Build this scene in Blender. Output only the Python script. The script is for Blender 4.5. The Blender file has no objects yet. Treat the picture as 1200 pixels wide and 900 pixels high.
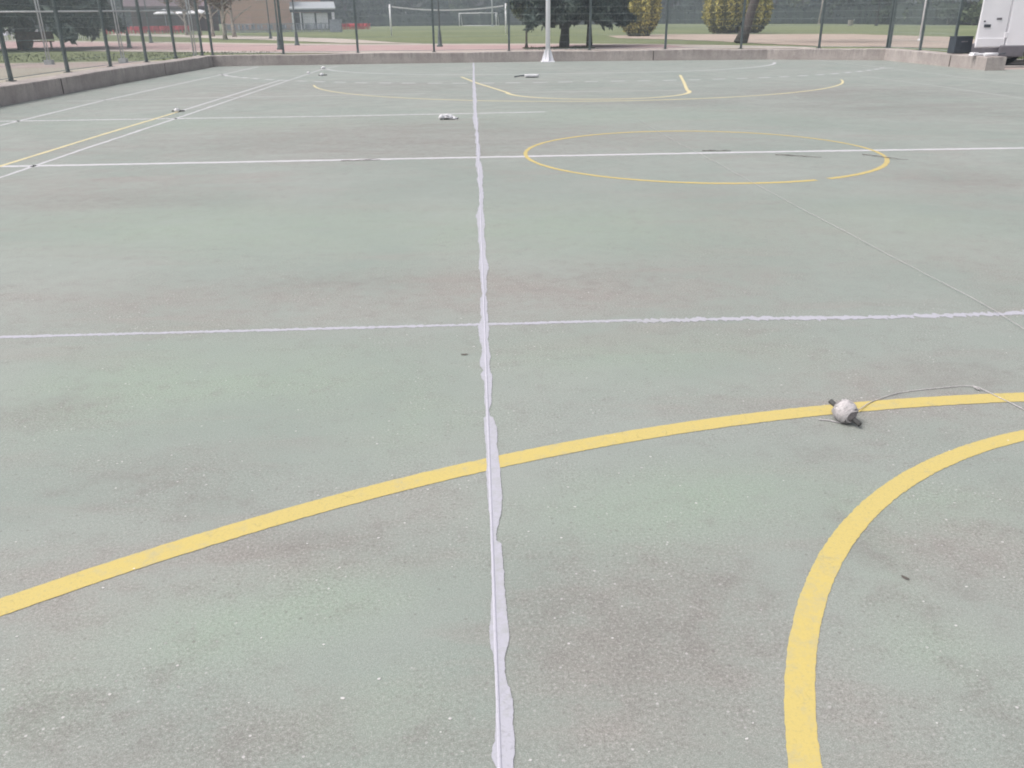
import bpy, math, random
import numpy as np
from mathutils import Vector, Matrix
random.seed(7); RNG = np.random.default_rng(7)
S = bpy.context.scene
COL = S.collection

# ---------------------------------------------------------------- camera, sky, sun, exposure
cam_d = bpy.data.cameras.new('camera'); cam = bpy.data.objects.new('camera', cam_d); COL.objects.link(cam)
cam_d.sensor_fit = 'HORIZONTAL'; cam_d.sensor_width = 36.0; cam_d.lens = 989.03/1200*36
cam_d.clip_start = 0.05; cam_d.clip_end = 4000
RX = (0.999113, -0.040851, -0.01023); UY = (0.025588, 0.395944, 0.917918); BZ = (-0.033448, -0.917366, 0.396638)
m4 = Matrix(((RX[0], UY[0], BZ[0], -2.3498), (RX[1], UY[1], BZ[1], -8.9956), (RX[2], UY[2], BZ[2], 1.3174), (0, 0, 0, 1)))
cam.matrix_world = m4
S.camera = cam
SUN_EL, SUN_AZ = 60, -100           # degrees; azimuth measured from +Y towards +X
w = bpy.data.worlds.new('World'); S.world = w; w.use_nodes = True
nt = w.node_tree; nt.nodes.clear()
sky = nt.nodes.new('ShaderNodeTexSky'); sky.sky_type = 'NISHITA'; sky.sun_disc = False
sky.sun_elevation = math.radians(SUN_EL); sky.sun_rotation = math.radians(SUN_AZ)
sky.dust_density = 6.0; sky.air_density = 1.2; sky.ozone_density = 1.0
hs = nt.nodes.new('ShaderNodeHueSaturation'); hs.inputs['Saturation'].default_value = 0.38
bg = nt.nodes.new('ShaderNodeBackground'); bg.inputs['Strength'].default_value = 0.12
wo = nt.nodes.new('ShaderNodeOutputWorld')
nt.links.new(sky.outputs[0], hs.inputs['Color']); nt.links.new(hs.outputs[0], bg.inputs['Color']); nt.links.new(bg.outputs[0], wo.inputs['Surface'])
sl = bpy.data.lights.new('sun', 'SUN'); sl.energy = 1.3; sl.angle = math.radians(35); sl.color = (1.0, 0.965, 0.92)
sun = bpy.data.objects.new('sun', sl); COL.objects.link(sun); sun.location = (0, 0, 60)
a, e = math.radians(SUN_AZ), math.radians(SUN_EL)
sdir = Vector((math.sin(a)*math.cos(e), math.cos(a)*math.cos(e), math.sin(e)))
sun.rotation_euler = sdir.to_track_quat('Z', 'Y').to_euler()
S.view_settings.view_transform = 'Standard'; S.view_settings.look = 'None'; S.view_settings.gamma = 1
S.view_settings.exposure = 0.53
S.render.engine = 'CYCLES'; S.cycles.filter_width = 1.9
S.cycles.max_bounces = 6; S.cycles.volume_bounces = 1

# ---------------------------------------------------------------- helpers
def link(o, parent=None):
    COL.objects.link(o)
    if parent is not None: o.parent = parent
    return o
def tag(o, label=None, cat=None, group=None, kind=None):
    if label: o['label'] = label
    if cat: o['category'] = cat
    if group: o['group'] = group
    if kind: o['kind'] = kind
    return o
def empty(name, loc, rz=0.0, label=None, cat=None, group=None):
    o = bpy.data.objects.new(name, None); link(o); o.location = loc; o.rotation_euler = (0, 0, rz)
    o.empty_display_size = 0.2
    return tag(o, label, cat, group)
def children(o): return [c for c in bpy.data.objects if c.parent == o]
def copy_tree(o, parent=None):
    c = o.copy(); COL.objects.link(c)
    if parent is not None: c.parent = parent
    for ch in children(o): copy_tree(ch, c)
    return c

class MB:
    """collects shapes and builds them as one mesh object"""
    def __init__(self): self.v = []; self.f = []; self.n = 0; self.sm = []
    def add(self, V, F, smooth=False):
        self.v += [tuple(map(float, p)) for p in V]; self.f += [tuple(int(i)+self.n for i in f) for f in F]
        self.sm += [smooth]*len(F); self.n += len(V)
    def box(self, c, s, rz=0.0, taper=1.0, rx=0.0):
        hx, hy, hz = s[0]/2, s[1]/2, s[2]/2; V = []
        cr, sr = math.cos(rz), math.sin(rz); cx, sx = math.cos(rx), math.sin(rx)
        for z in (-1, 1):
            k = 1.0 if z < 0 else taper
            for x, y in ((-1, -1), (1, -1), (1, 1), (-1, 1)):
                px, py, pz = x*hx*k, y*hy*k, z*hz
                py, pz = py*cx-pz*sx, py*sx+pz*cx
                V.append((c[0]+px*cr-py*sr, c[1]+px*sr+py*cr, c[2]+pz))
        self.add(V, [(3, 2, 1, 0), (4, 5, 6, 7), (0, 1, 5, 4), (1, 2, 6, 5), (2, 3, 7, 6), (3, 0, 4, 7)])
    def tube(self, pts, rad, seg=8, cap=True, smooth=True):
        pts = [Vector(p) for p in pts]; n = len(pts)
        if not hasattr(rad, '__len__'): rad = [rad]*n
        V = []; ref = None
        for i, p in enumerate(pts):
            t = (pts[min(i+1, n-1)]-pts[max(i-1, 0)]).normalized()
            if ref is None:
                ref = Vector((1, 0, 0)) if abs(t.z) > .8 else Vector((0, 0, 1))
            u = (ref-t*ref.dot(t)).normalized(); ref = u; q = t.cross(u)
            for k in range(seg):
                A = 2*math.pi*k/seg; V.append(p+(u*math.cos(A)+q*math.sin(A))*rad[i])
        F = []
        for i in range(n-1):
            for k in range(seg):
                F.append((i*seg+k, i*seg+(k+1) % seg, (i+1)*seg+(k+1) % seg, (i+1)*seg+k))
        self.add(V, F, smooth)
        if cap:
            self.add(V[:seg], [tuple(range(seg))[::-1]]); self.add(V[-seg:], [tuple(range(seg))])
    def lathe(self, prof, c=(0, 0, 0), seg=16):
        V = []; n = len(prof)
        for r, z in prof:
            for k in range(seg):
                A = 2*math.pi*k/seg; V.append((c[0]+r*math.cos(A), c[1]+r*math.sin(A), c[2]+z))
        F = [(i*seg+k, i*seg+(k+1) % seg, (i+1)*seg+(k+1) % seg, (i+1)*seg+k) for i in range(n-1) for k in range(seg)]
        self.add(V, F, True)
        self.add(V[:seg], [tuple(range(seg))[::-1]]); self.add(V[-seg:], [tuple(range(seg))])
    def prism(self, prof, axis, lo, hi):
        """closed 2-D outline extruded along an axis ('x','y','z')"""
        n = len(prof); V = []
        for h in (lo, hi):
            for p, q in prof:
                V.append({'x': (h, p, q), 'y': (p, h, q), 'z': (p, q, h)}[axis])
        F = [(i, (i+1) % n, n+(i+1) % n, n+i) for i in range(n)] + [tuple(range(n))[::-1], tuple(range(n, 2*n))]
        self.add(V, F)
    def build(self, name, mat, parent=None, bevel=0.0, fix=True):
        me = bpy.data.meshes.new(name); me.from_pydata(self.v, [], self.f); me.validate()
        if len(me.polygons) == len(self.sm): me.polygons.foreach_set('use_smooth', self.sm)
        if fix and len(self.f) < 60000:
            import bmesh
            bm = bmesh.new(); bm.from_mesh(me); bmesh.ops.remove_doubles(bm, verts=bm.verts, dist=1e-5)
            bmesh.ops.recalc_face_normals(bm, faces=bm.faces); bm.to_mesh(me); bm.free()
        if mat: me.materials.append(mat)
        o = bpy.data.objects.new(name, me); link(o, parent)
        if bevel:
            b = o.modifiers.new('bevel', 'BEVEL'); b.width = bevel; b.segments = 2; b.limit_method = 'ANGLE'
        return o

# ---- materials
def newmat(name):
    m = bpy.data.materials.new(name); m.use_nodes = True
    t = m.node_tree; t.nodes.clear()
    out = t.nodes.new('ShaderNodeOutputMaterial'); b = t.nodes.new('ShaderNodeBsdfPrincipled')
    t.links.new(b.outputs[0], out.inputs[0]); b.inputs['Specular IOR Level'].default_value = 0.35
    return m, t, b
def nd(t, typ, **kw):
    n = t.nodes.new(typ)
    for k, v in kw.items():
        if k.startswith('i_'): n.inputs[k[2:].replace('_', ' ')].default_value = v
        else: setattr(n, k, v)
    return n
def coords(t, scale=(1, 1, 1), mode='Object'):
    tc = nd(t, 'ShaderNodeTexCoord'); mp = nd(t, 'ShaderNodeMapping'); mp.inputs['Scale'].default_value = scale
    t.links.new(tc.outputs[mode], mp.inputs['Vector']); return mp.outputs[0]
def noise(t, vec, scale, detail=4, rough=0.55, dist=0.0):
    n = nd(t, 'ShaderNodeTexNoise'); n.inputs['Scale'].default_value = scale; n.inputs['Detail'].default_value = detail
    n.inputs['Roughness'].default_value = rough; n.inputs['Distortion'].default_value = dist
    t.links.new(vec, n.inputs['Vector']); return n.outputs['Fac']
def ramp(t, fac, stops):
    r = nd(t, 'ShaderNodeValToRGB'); els = r.color_ramp.elements
    while len(els) < len(stops): els.new(0.5)
    for el, (p, c) in zip(els, stops):
        el.position = p; el.color = (c, c, c, 1) if not hasattr(c, '__len__') else (*c, 1)
    t.links.new(fac, r.inputs[0]); return r.outputs['Color']
def mix(t, fac, A, B, blend='MIX'):
    n = nd(t, 'ShaderNodeMix', data_type='RGBA', blend_type=blend)
    for s, x in ((0, fac), (6, A), (7, B)):
        if hasattr(x, 'node'): t.links.new(x, n.inputs[s])
        elif s == 0: n.inputs[0].default_value = x
        else: n.inputs[s].default_value = (*x, 1)
    return n.outputs[2]
def mth(t, op, A, B=0.0):
    n = nd(t, 'ShaderNodeMath', operation=op)
    for i, x in enumerate((A, B)):
        if hasattr(x, 'node'): t.links.new(x, n.inputs[i])
        else: n.inputs[i].default_value = x
    return n.outputs[0]
def bump(t, b, h, strength, dist=0.01):
    n = nd(t, 'ShaderNodeBump'); n.inputs['Strength'].default_value = strength; n.inputs['Distance'].default_value = dist
    t.links.new(h, n.inputs['Height']); t.links.new(n.outputs[0], b.inputs['Normal'])

def plain(name, c, rough=0.6, metal=0.0, var=0.25, scale=6.0, bmp=0.1):
    m, t, b = newmat(name); v = coords(t)
    n = noise(t, v, scale, 5, 0.6)
    dark = tuple(x*(1-var) for x in c); lite = tuple(min(1, x*(1+var*0.6)) for x in c)
    t.links.new(ramp(t, n, [(0.3, dark), (0.7, lite)]), b.inputs['Base Color'])
    b.inputs['Roughness'].default_value = rough; b.inputs['Metallic'].default_value = metal
    if bmp: bump(t, b, noise(t, v, scale*12, 3), bmp, 0.003)
    return m
def leafmat(name, dark, mid, lite, scale=0.7, trans=0.15):
    m, t, b = newmat(name)
    g = nd(t, 'ShaderNodeNewGeometry'); v = coords(t)
    n = noise(t, v, scale, 3, 0.6)
    f = mth(t, 'ADD', mth(t, 'MULTIPLY', g.outputs['Random Per Island'], 0.55), mth(t, 'MULTIPLY', n, 0.5))
    t.links.new(ramp(t, f, [(0.15, dark), (0.5, mid), (0.85, lite)]), b.inputs['Base Color'])
    b.inputs['Roughness'].default_value = 0.75; b.inputs['Specular IOR Level'].default_value = 0.15
    return m

M = {}
M['steel_green'] = plain('dark_green_paint', (0.11, 0.135, 0.14), 0.5, 0, 0.25)
M['mesh_wire'] = plain('weathered_mesh_wire', (0.25, 0.29, 0.29), 0.5, 0, 0.2)
M['galv'] = plain('galvanised_steel', (0.46, 0.48, 0.5), 0.45, 0.25, 0.2)
M['white_paint'] = plain('white_metal_paint', (0.9, 0.89, 0.93), 0.45, 0, 0.08, 3)
M['bark'] = plain('bark', (0.095, 0.08, 0.075), 0.9, 0, 0.45, 9, 0.6)
M['bark_dark'] = plain('dark_bark', (0.05, 0.05, 0.048), 0.9, 0, 0.45, 9, 0.6)
M['bark_pale'] = plain('pale_bark', (0.42, 0.37, 0.33), 0.85, 0, 0.5, 5, 0.4)
M['black'] = plain('black_plastic', (0.05, 0.06, 0.075), 0.6, 0, 0.2)
M['rubber'] = plain('tyre_rubber', (0.03, 0.03, 0.034), 0.8, 0, 0.25)
M['grey_plastic'] = plain('grey_bumper_plastic', (0.16, 0.15, 0.17), 0.65, 0, 0.2)
M['van_white'] = plain('van_white_paint', (0.82, 0.8, 0.84), 0.28, 0, 0.05, 1.5, 0)
M['red_plastic'] = plain('red_plastic', (0.5, 0.06, 0.08), 0.5, 0, 0.2)
M['grey_metal'] = plain('grey_painted_metal', (0.3, 0.32, 0.38), 0.5, 0, 0.3)
M['dark_glass'] = plain('dark_glass', (0.03, 0.035, 0.045), 0.12, 0, 0.15, 2, 0)
M['wood'] = plain('brown_wood', (0.13, 0.07, 0.055), 0.8, 0, 0.35)
M['twig'] = plain('dry_twig', (0.16, 0.14, 0.135), 0.9, 0, 0.4, 30)
M['string'] = plain('white_string', (0.58, 0.54, 0.55), 0.85, 0, 0.25, 400, 0.3)
M['string_core_shade'] = plain('dirty_shaded_inner_string', (0.27, 0.245, 0.25), 0.9, 0, 0.35, 200, 0.3)  # dirty core, also darkened to paint the shade in the gaps between turns
M['string_grey'] = plain('weathered_string', (0.5, 0.475, 0.485), 0.9, 0, 0.3, 60, 0.2)
M['stick'] = plain('dark_stick', (0.075, 0.075, 0.075), 0.7, 0, 0.3, 60)
M['plastic_white'] = plain('white_plastic_sheet', (0.75, 0.74, 0.77), 0.4, 0, 0.12, 8)
M['speck'] = plain('dark_speck', (0.13, 0.115, 0.105), 0.9, 0, 0.4, 80)
M['chip'] = plain('paint_chip', (0.6, 0.58, 0.58), 0.8, 0, 0.3, 40)
M['roof_purple'] = plain('purple_brown_roof', (0.16, 0.115, 0.13), 0.8, 0, 0.25, 1)
M['concrete_light'] = plain('light_concrete', (0.42, 0.39, 0.37), 0.85, 0, 0.25, 1.5, 0.2)
M['panel_white'] = plain('white_wall_panel', (0.7, 0.7, 0.76), 0.6, 0, 0.1, 1)
M['pink_wall'] = plain('pink_rendered_wall', (0.55, 0.36, 0.30), 0.85, 0, 0.12, 0.6)
M['conifer'] = leafmat('conifer_needles', (0.032, 0.05, 0.046), (0.064, 0.09, 0.082), (0.115, 0.145, 0.125), 0.9)
M['broadleaf'] = leafmat('broad_leaves', (0.022, 0.036, 0.026), (0.05, 0.074, 0.05), (0.1, 0.13, 0.085), 0.25)
M['broadleaf_light'] = leafmat('light_broad_leaves', (0.045, 0.07, 0.035), (0.10, 0.13, 0.07), (0.18, 0.21, 0.115), 0.5)
M['hedge'] = leafmat('hedge_leaves', (0.012, 0.018, 0.018), (0.024, 0.034, 0.032), (0.04, 0.055, 0.045), 0.2)
M['golden'] = leafmat('golden_foliage', (0.13, 0.13, 0.04), (0.37, 0.33, 0.09), (0.70, 0.6, 0.2), 1.6)
M['golden_dark'] = leafmat('golden_foliage_shade_colour', (0.04, 0.045, 0.018), (0.09, 0.09, 0.035), (0.17, 0.155, 0.06), 1.6)  # low and inner golden leaves, their shade put into a darker colour
M['bronze'] = leafmat('bronze_buds', (0.08, 0.055, 0.04), (0.2, 0.14, 0.1), (0.33, 0.24, 0.18), 0.8)

# painted lines: worn paint over the slab colour
def paint(name, c, wear=0.25, base=(0.30, 0.31, 0.29), rough=0.75, scale=14):
    m, t, b = newmat(name); v = coords(t)
    n1 = noise(t, v, scale, 6, 0.75); n2 = noise(t, v, 0.8, 3, 0.6); n3 = noise(t, v, 150, 3, 0.7)
    f = mth(t, 'ADD', mth(t, 'MULTIPLY', n1, 0.5), mth(t, 'ADD', mth(t, 'MULTIPLY', n2, 0.35), mth(t, 'MULTIPLY', n3, 0.15)))
    k = ramp(t, f, [(0.5-0.14-0.3*(0.5-wear), 1.0), (0.5+0.10-0.3*(0.3-wear)*-1 if False else 0.66-0.25*wear, 0.0)])
    k = ramp(t, f, [(max(0.02, wear-0.12), 1.0), (wear+0.12, 0.0)])
    cc = mix(t, mth(t, 'MULTIPLY', n3, 0.35), c, tuple(x*0.72 for x in c))
    cc = mix(t, ramp(t, n2, [(0.35, 0.0), (0.7, 0.3)]), cc, tuple(x*0.7+y*0.3 for x, y in zip(c, base)))
    # hairline cracks
    vo = nd(t, 'ShaderNodeTexVoronoi', feature='DISTANCE_TO_EDGE'); vo.inputs['Scale'].default_value = 9
    wv = nd(t, 'ShaderNodeVectorMath', operation='ADD'); t.links.new(v, wv.inputs[0])
    nn = nd(t, 'ShaderNodeTexNoise'); nn.inputs['Scale'].default_value = 12; t.links.new(v, nn.inputs['Vector'])
    sc = nd(t, 'ShaderNodeVectorMath', operation='SCALE'); sc.inputs['Scale'].default_value = 0.12
    t.links.new(nn.outputs['Color'], sc.inputs[0]); t.links.new(sc.outputs[0], wv.inputs[1]); t.links.new(wv.outputs[0], vo.inputs['Vector'])
    crack = ramp(t, mth(t, 'ADD', vo.outputs['Distance'], mth(t, 'MULTIPLY', n1, 0.05)), [(0.022, 1.0), (0.034, 0.0)])
    cc = mix(t, mth(t, 'MULTIPLY', crack, ramp(t, n2, [(0.4, 0.1), (0.6, 0.6)])), cc, tuple(x*0.45 for x in c))
    n4 = noise(t, v, 130, 5, 0.78)
    cc = mix(t, mth(t, 'MULTIPLY', ramp(t, n4, [(0.36, 1.0), (0.47, 0.0)]), ramp(t, n2, [(0.35, 0.2), (0.65, 0.75)])), cc, tuple(x*0.45+y*0.3 for x, y in zip(c, base)))
    t.links.new(mix(t, k, cc, base), b.inputs['Base Color']); b.inputs['Roughness'].default_value = rough
    bump(t, b, mth(t, 'ADD', n3, mth(t, 'MULTIPLY', crack, -0.5)), 0.25, 0.002)
    return m
YEL = (0.555, 0.44, 0.15)
M['yellow'] = paint('yellow_court_paint', YEL, 0.365)
M['yellow_mid'] = paint('weathered_yellow_court_paint', (0.53, 0.42, 0.165), 0.29)
M['yellow_far'] = paint('faded_yellow_court_paint', (0.62, 0.54, 0.33), 0.24)
M['white'] = paint('white_court_paint', (0.53, 0.52, 0.55), 0.26)
M['white_far'] = paint('faded_white_court_paint', (0.54, 0.53, 0.54), 0.36)
M['white_ghost'] = paint('nearly_worn_off_white_paint', (0.45, 0.44, 0.45), 0.43)
M['joint'] = paint('lavender_white_joint_filler', (0.435, 0.427, 0.49), 0.39, scale=30)
M['joint_ridge'] = paint('bright_joint_ridge', (0.475, 0.465, 0.535), 0.24)

# ---------------------------------------------------------------- ground
gm, t, b = newmat('grass_ground'); v = coords(t)
n1 = noise(t, v, 0.06, 4, 0.6); n2 = noise(t, v, 0.9, 5, 0.7); n3 = noise(t, v, 14, 4, 0.7)
c = ramp(t, n1, [(0.35, (0.125, 0.165, 0.08)), (0.6, (0.20, 0.23, 0.12))])
c = mix(t, mth(t, 'MULTIPLY', n2, 0.5), c, (0.26, 0.25, 0.165))
c = mix(t, ramp(t, n3, [(0.35, 0.0), (0.75, 0.55)]), c, (0.085, 0.105, 0.05))
t.links.new(c, b.inputs['Base Color']); b.inputs['Roughness'].default_value = 0.95; b.inputs['Specular IOR Level'].default_value = 0.1
bump(t, b, n3, 0.8, 0.05)
g = MB(); R_ = 900
nx = 24
V = []; F = []
for j in range(nx+1):
    for i in range(nx+1): V.append((-R_+2*R_*i/nx, -R_+2*R_*j/nx, -0.03))
for j in range(nx):
    for i in range(nx): F.append((j*(nx+1)+i, j*(nx+1)+i+1, (j+1)*(nx+1)+i+1, (j+1)*(nx+1)+i))
g.add(V, F); tag(g.build('ground', gm), kind='structure')

# court slab with an attribute of stains (wear, rusty dust, algae) placed where they lie
def G2(x, y, cx, cy, rx, ry, rot=0.0):
    dx, dy = x-cx, y-cy; c_, s_ = math.cos(rot), math.sin(rot)
    u, w_ = (dx*c_+dy*s_)/rx, (-dx*s_+dy*c_)/ry
    return np.exp(-(u*u+w_*w_))
xs = np.unique(np.concatenate([np.arange(-10.8, -6, 0.3), np.arange(-6, 3, 0.09), np.arange(3, 14, 0.35), np.arange(14, 41, 3)]))
ys = np.unique(np.concatenate([np.arange(-22, -9, 1.0), np.arange(-9, -3, 0.07), np.arange(-3, 8, 0.25), np.arange(8, 13.61, 0.4), [13.6]]))
def court_stains(X, Y):
    """dust: pinkish bare patches, moss: greener paint, dirt: dark grime"""
    dust = np.zeros_like(X); moss = np.zeros_like(X); dirt = np.zeros_like(X)
    for a_ in DUST: dust += a_[0]*G2(X, Y, *a_[1:])
    for a_ in MOSS: moss += a_[0]*G2(X, Y, *a_[1:])
    for a_ in DIRT: dirt += a_[0]*G2(X, Y, *a_[1:])
    return dust, moss, dirt
DUST = [(1.0, -3.4, -7.19, 0.265, 0.175, -0.057), (0.8, -2.91, -7.07, 0.3, 0.164, -0.05), (0.7, -2.6, -6.82, 0.225, 0.146, -0.044), (0.9, -0.79, -6.2, 0.47, 0.233, -0.064), (1.0, -1.11, -7.13, 0.275, 0.226, -0.054), (0.9, -1.89, -7.37, 0.265, 0.292, -0.038), (0.7, -1.6, -7.73, 0.12, 0.168, -0.042), (0.8, -3.72, -4.8, 1.46, 0.391, -0.072), (0.8, -2.01, -4.78, 0.535, 0.421, -0.075), (0.6, -1.27, -4.69, 0.585, 0.482, -0.077), (0.7, -5.76, -1.46, 1.295, 0.726, -0.096), (0.7, -4.04, 1.95, 3.01, 1.763, -0.124), (0.5, -0.45, -3.2, 0.94, 0.701, -0.085), (0.5, -2.15, -7.63, 0.105, 0.197, -0.048), (0.6, -3.35, -7.44, 0.115, 0.125, -0.043), (0.6, 1.8, -1.71, 0.65, 0.839, -0.1), (0.5, -6.76, 9.01, 3.53, 2.302, -0.174), (0.7, 3.95, 7.54, 0.915, 1.231, -0.173), (0.5, 0.52, -4.4, 0.385, 0.613, -0.078), (0.6, -1.15, -5.75, 0.285, 0.199, -0.07), (0.5, -2.79, -7.6, 0.105, 0.103, -0.048), (0.7, -2.37, -4.52, 0.375, 0.365, -0.08), (0.5, -0.28, 1.48, 1.215, 0.978, -0.123)]
MOSS = [(1.1, -2.97, -7.36, 0.265, 0.144, -0.038), (0.8, -2.68, -7.26, 0.195, 0.136, -0.051), (1.0, -1.91, -6.91, 0.345, 0.188, -0.058), (0.9, -1.59, -6.78, 0.315, 0.155, -0.063), (0.9, -3.87, -5.84, 0.52, 0.485, -0.067), (0.9, -3.17, -5.8, 0.59, 0.373, -0.068), (0.7, -2.62, -6.3, 0.275, 0.276, -0.054), (0.8, -3.71, -3.18, 1.54, 0.812, -0.084), (0.8, -1.54, -3.24, 1.055, 0.797, -0.085), (0.6, 0.54, -3.29, 0.695, 0.87, -0.086), (0.8, -1.65, -5.71, 0.645, 0.295, -0.07), (0.7, -2.59, -7.64, 0.16, 0.121, -0.031), (0.8, -1.05, -6.91, 0.25, 0.13, -0.06), (0.9, -1.34, -7.11, 0.09, 0.26, -0.055), (0.6, -6.09, 3.63, 2.49, 0.929, -0.136), (0.6, -0.57, 4.01, 2.495, 1.463, -0.143), (0.7, -1.34, -7.52, 0.155, 0.123, -0.064), (0.5, -4.89, -2.81, 0.94, 0.625, -0.085), (0.6, -3.31, -7.6, 0.11, 0.132, -0.045)]
DIRT = [(0.8, -1.99, -7.46, 0.215, 0.178, -0.07), (0.6, -1.8, -7.28, 0.19, 0.139, -0.053), (0.7, -3.4, -6.62, 0.24, 0.126, -0.062), (0.6, -3.96, -6.08, 0.195, 0.17, -0.051), (0.8, -3.22, -7.65, 0.245, 0.116, -0.041), (0.6, -2.82, -7.71, 0.24, 0.067, -0.062), (0.7, -1.27, -7.3, 0.19, 0.132, -0.053), (0.6, -1.33, -7.03, 0.07, 0.184, -0.071), (0.7, -2.8, -7.03, 0.28, 0.081, -0.054), (0.7, -5.41, -1.98, 1.065, 0.318, -0.094), (0.8, -3.73, 1.13, 2.59, 0.897, -0.117), (0.7, -3.02, 2.72, 1.83, 0.881, -0.13), (0.9, 4.4, 4.16, 1.965, 1.254, -0.152), (0.9, 4.7, 7.4, 3.02, 1.441, -0.177), (0.7, 0.85, 5.89, 2.255, 0.956, -0.16), (0.6, -4.39, 10.95, 3.465, 1.367, -0.191), (0.5, -0.37, -5.98, 0.3, 0.193, -0.067), (0.5, -1.72, -4.57, 0.415, 0.262, -0.072), (0.6, 1.87, -1.71, 0.575, 0.376, -0.104), (0.5, -3.21, -4.46, 0.565, 0.203, -0.071), (0.6, -2.21, -7.29, 0.085, 0.201, -0.059), (0.6, -1.3, -7.7, 0.07, 0.135, -0.071), (0.4, -1.23, -6.58, 0.165, 0.123, -0.061), (0.7, -3.19, -6.79, 0.205, 0.052, -0.049), (0.5, -2.45, -7.75, 0.1, 0.045, -0.05)]
def grid_sheet(xs, ys, z):
    X, Y = np.meshgrid(xs, ys); V = np.stack([X.ravel(), Y.ravel(), np.full(X.size, z)], 1); nx_ = len(xs)
    F = [(j*nx_+i, j*nx_+i+1, (j+1)*nx_+i+1, (j+1)*nx_+i) for j in range(len(ys)-1) for i in range(nx_-1)]
    return V, F
V1, F1 = grid_sheet(xs, ys, 0.0)
xs2 = np.arange(-10.8, 10.81, 0.4); ys2 = np.append(np.arange(13.6, 21.2, 0.4), 21.35)
V2, F2 = grid_sheet(xs2, ys2, 0.0)
me = bpy.data.meshes.new('court')
me.from_pydata([tuple(p) for p in np.concatenate([V1, V2])], [], F1+[tuple(i+len(V1) for i in f) for f in F2])
P = np.concatenate([V1, V2]); st = court_stains(P[:, 0], P[:, 1])
at = me.color_attributes.new('stains', 'FLOAT_COLOR', 'POINT')
at.data.foreach_set('color', np.stack([np.clip(s, 0, 1.5) for s in st]+[np.ones(len(P))], 1).astype(np.float32).ravel())
cm, t, b = newmat('painted_court_concrete'); v = coords(t)
vc = nd(t, 'ShaderNodeVertexColor', layer_name='stains'); sp = nd(t, 'ShaderNodeSeparateColor'); t.links.new(vc.outputs['Color'], sp.inputs[0])
nA = noise(t, v, 0.55, 6, 0.62, 0.3); nB = noise(t, v, 2.6, 6, 0.68, 0.4); nC = noise(t, v, 11, 5, 0.7); nD = noise(t, v, 120, 5, 0.78); nE = noise(t, v, 380, 2, 0.75)
nS = noise(t, coords(t, (0.5, 2.2, 1)), 1.2, 6, 0.65, 0.5)
c = mix(t, ramp(t, nA, [(0.38, 0.0), (0.62, 1.0)]), (0.226, 0.266, 0.240), (0.276, 0.302, 0.280))
dust = mth(t, 'MULTIPLY', sp.outputs[0], ramp(t, mth(t, 'ADD', mth(t, 'MULTIPLY', nB, 0.6), mth(t, 'MULTIPLY', nC, 0.4)), [(0.36, 0.1), (0.6, 1.0)]))
dust = mth(t, 'ADD', dust, ramp(t, nS, [(0.52, 0.0), (0.7, 0.6)]))
c = mix(t, dust, c, (0.272, 0.252, 0.236))
moss = mth(t, 'MULTIPLY', sp.outputs[1], ramp(t, nB, [(0.35, 0.35), (0.62, 1.0)]))
c = mix(t, mth(t, 'MINIMUM', mth(t, 'MULTIPLY', moss, 0.95), 1.0), c, (0.252, 0.318, 0.258))
dirt = mth(t, 'MULTIPLY', sp.outputs[2], ramp(t, mth(t, 'ADD', mth(t, 'MULTIPLY', nC, 0.5), mth(t, 'MULTIPLY', nS, 0.5)), [(0.4, 0.05), (0.6, 1.0)]))
c = mix(t, mth(t, 'MINIMUM', mth(t, 'MULTIPLY', dirt, 1.0), 0.8), c, (0.178, 0.172, 0.160))
worn = mth(t, 'ADD', mth(t, 'MULTIPLY', mth(t, 'ADD', dust, dirt), 0.55), ramp(t, nB, [(0.40, 0.3), (0.62, 0.85)]))
worn = mth(t, 'MINIMUM', worn, 1.0)                                                              # where the paint has gone the stone shows
c = mix(t, mth(t, 'MULTIPLY', worn, ramp(t, nC, [(0.5, 0.0), (0.72, 0.55)])), c, (0.18, 0.172, 0.165))
c = mix(t, mth(t, 'MULTIPLY', worn, ramp(t, nD, [(0.38, 0.75), (0.5, 0.0)])), c, (0.15, 0.142, 0.135))
c = mix(t, mth(t, 'MULTIPLY', worn, ramp(t, nD, [(0.53, 0.0), (0.66, 0.8)])), c, (0.43, 0.41, 0.40))
c = mix(t, ramp(t, nE, [(0.34, 0.6), (0.5, 0.0)]), c, (0.15, 0.148, 0.132))
c = mix(t, ramp(t, nE, [(0.54, 0.0), (0.68, 0.6)]), c, (0.45, 0.44, 0.41))
vo = nd(t, 'ShaderNodeTexVoronoi'); vo.inputs['Scale'].default_value = 42; t.links.new(v, vo.inputs['Vector'])
spk = mth(t, 'MULTIPLY', ramp(t, vo.outputs['Distance'], [(0.10, 1.0), (0.17, 0.0)]), ramp(t, nB, [(0.42, 0.15), (0.62, 1.0)]))
sepv = nd(t, 'ShaderNodeSeparateColor'); t.links.new(vo.outputs['Color'], sepv.inputs[0])
spk = mth(t, 'MULTIPLY', spk, ramp(t, sepv.outputs[0], [(0.55, 0.0), (0.8, 1.0)]))
c = mix(t, mth(t, 'MULTIPLY', mth(t, 'MULTIPLY', spk, mth(t, 'ADD', worn, 0.4)), 0.75), c, (0.5, 0.48, 0.48))
dk = mth(t, 'MULTIPLY', ramp(t, vo.outputs['Distance'], [(0.12, 1.0), (0.22, 0.0)]), ramp(t, sepv.outputs[1], [(0.8, 0.0), (0.9, 0.6)]))
c = mix(t, dk, c, (0.15, 0.14, 0.135))
t.links.new(c, b.inputs['Base Color']); b.inputs['Specular IOR Level'].default_value = 0.45
t.links.new(ramp(t, nB, [(0.3, 0.54), (0.7, 0.75)]), b.inputs['Roughness'])
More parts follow.
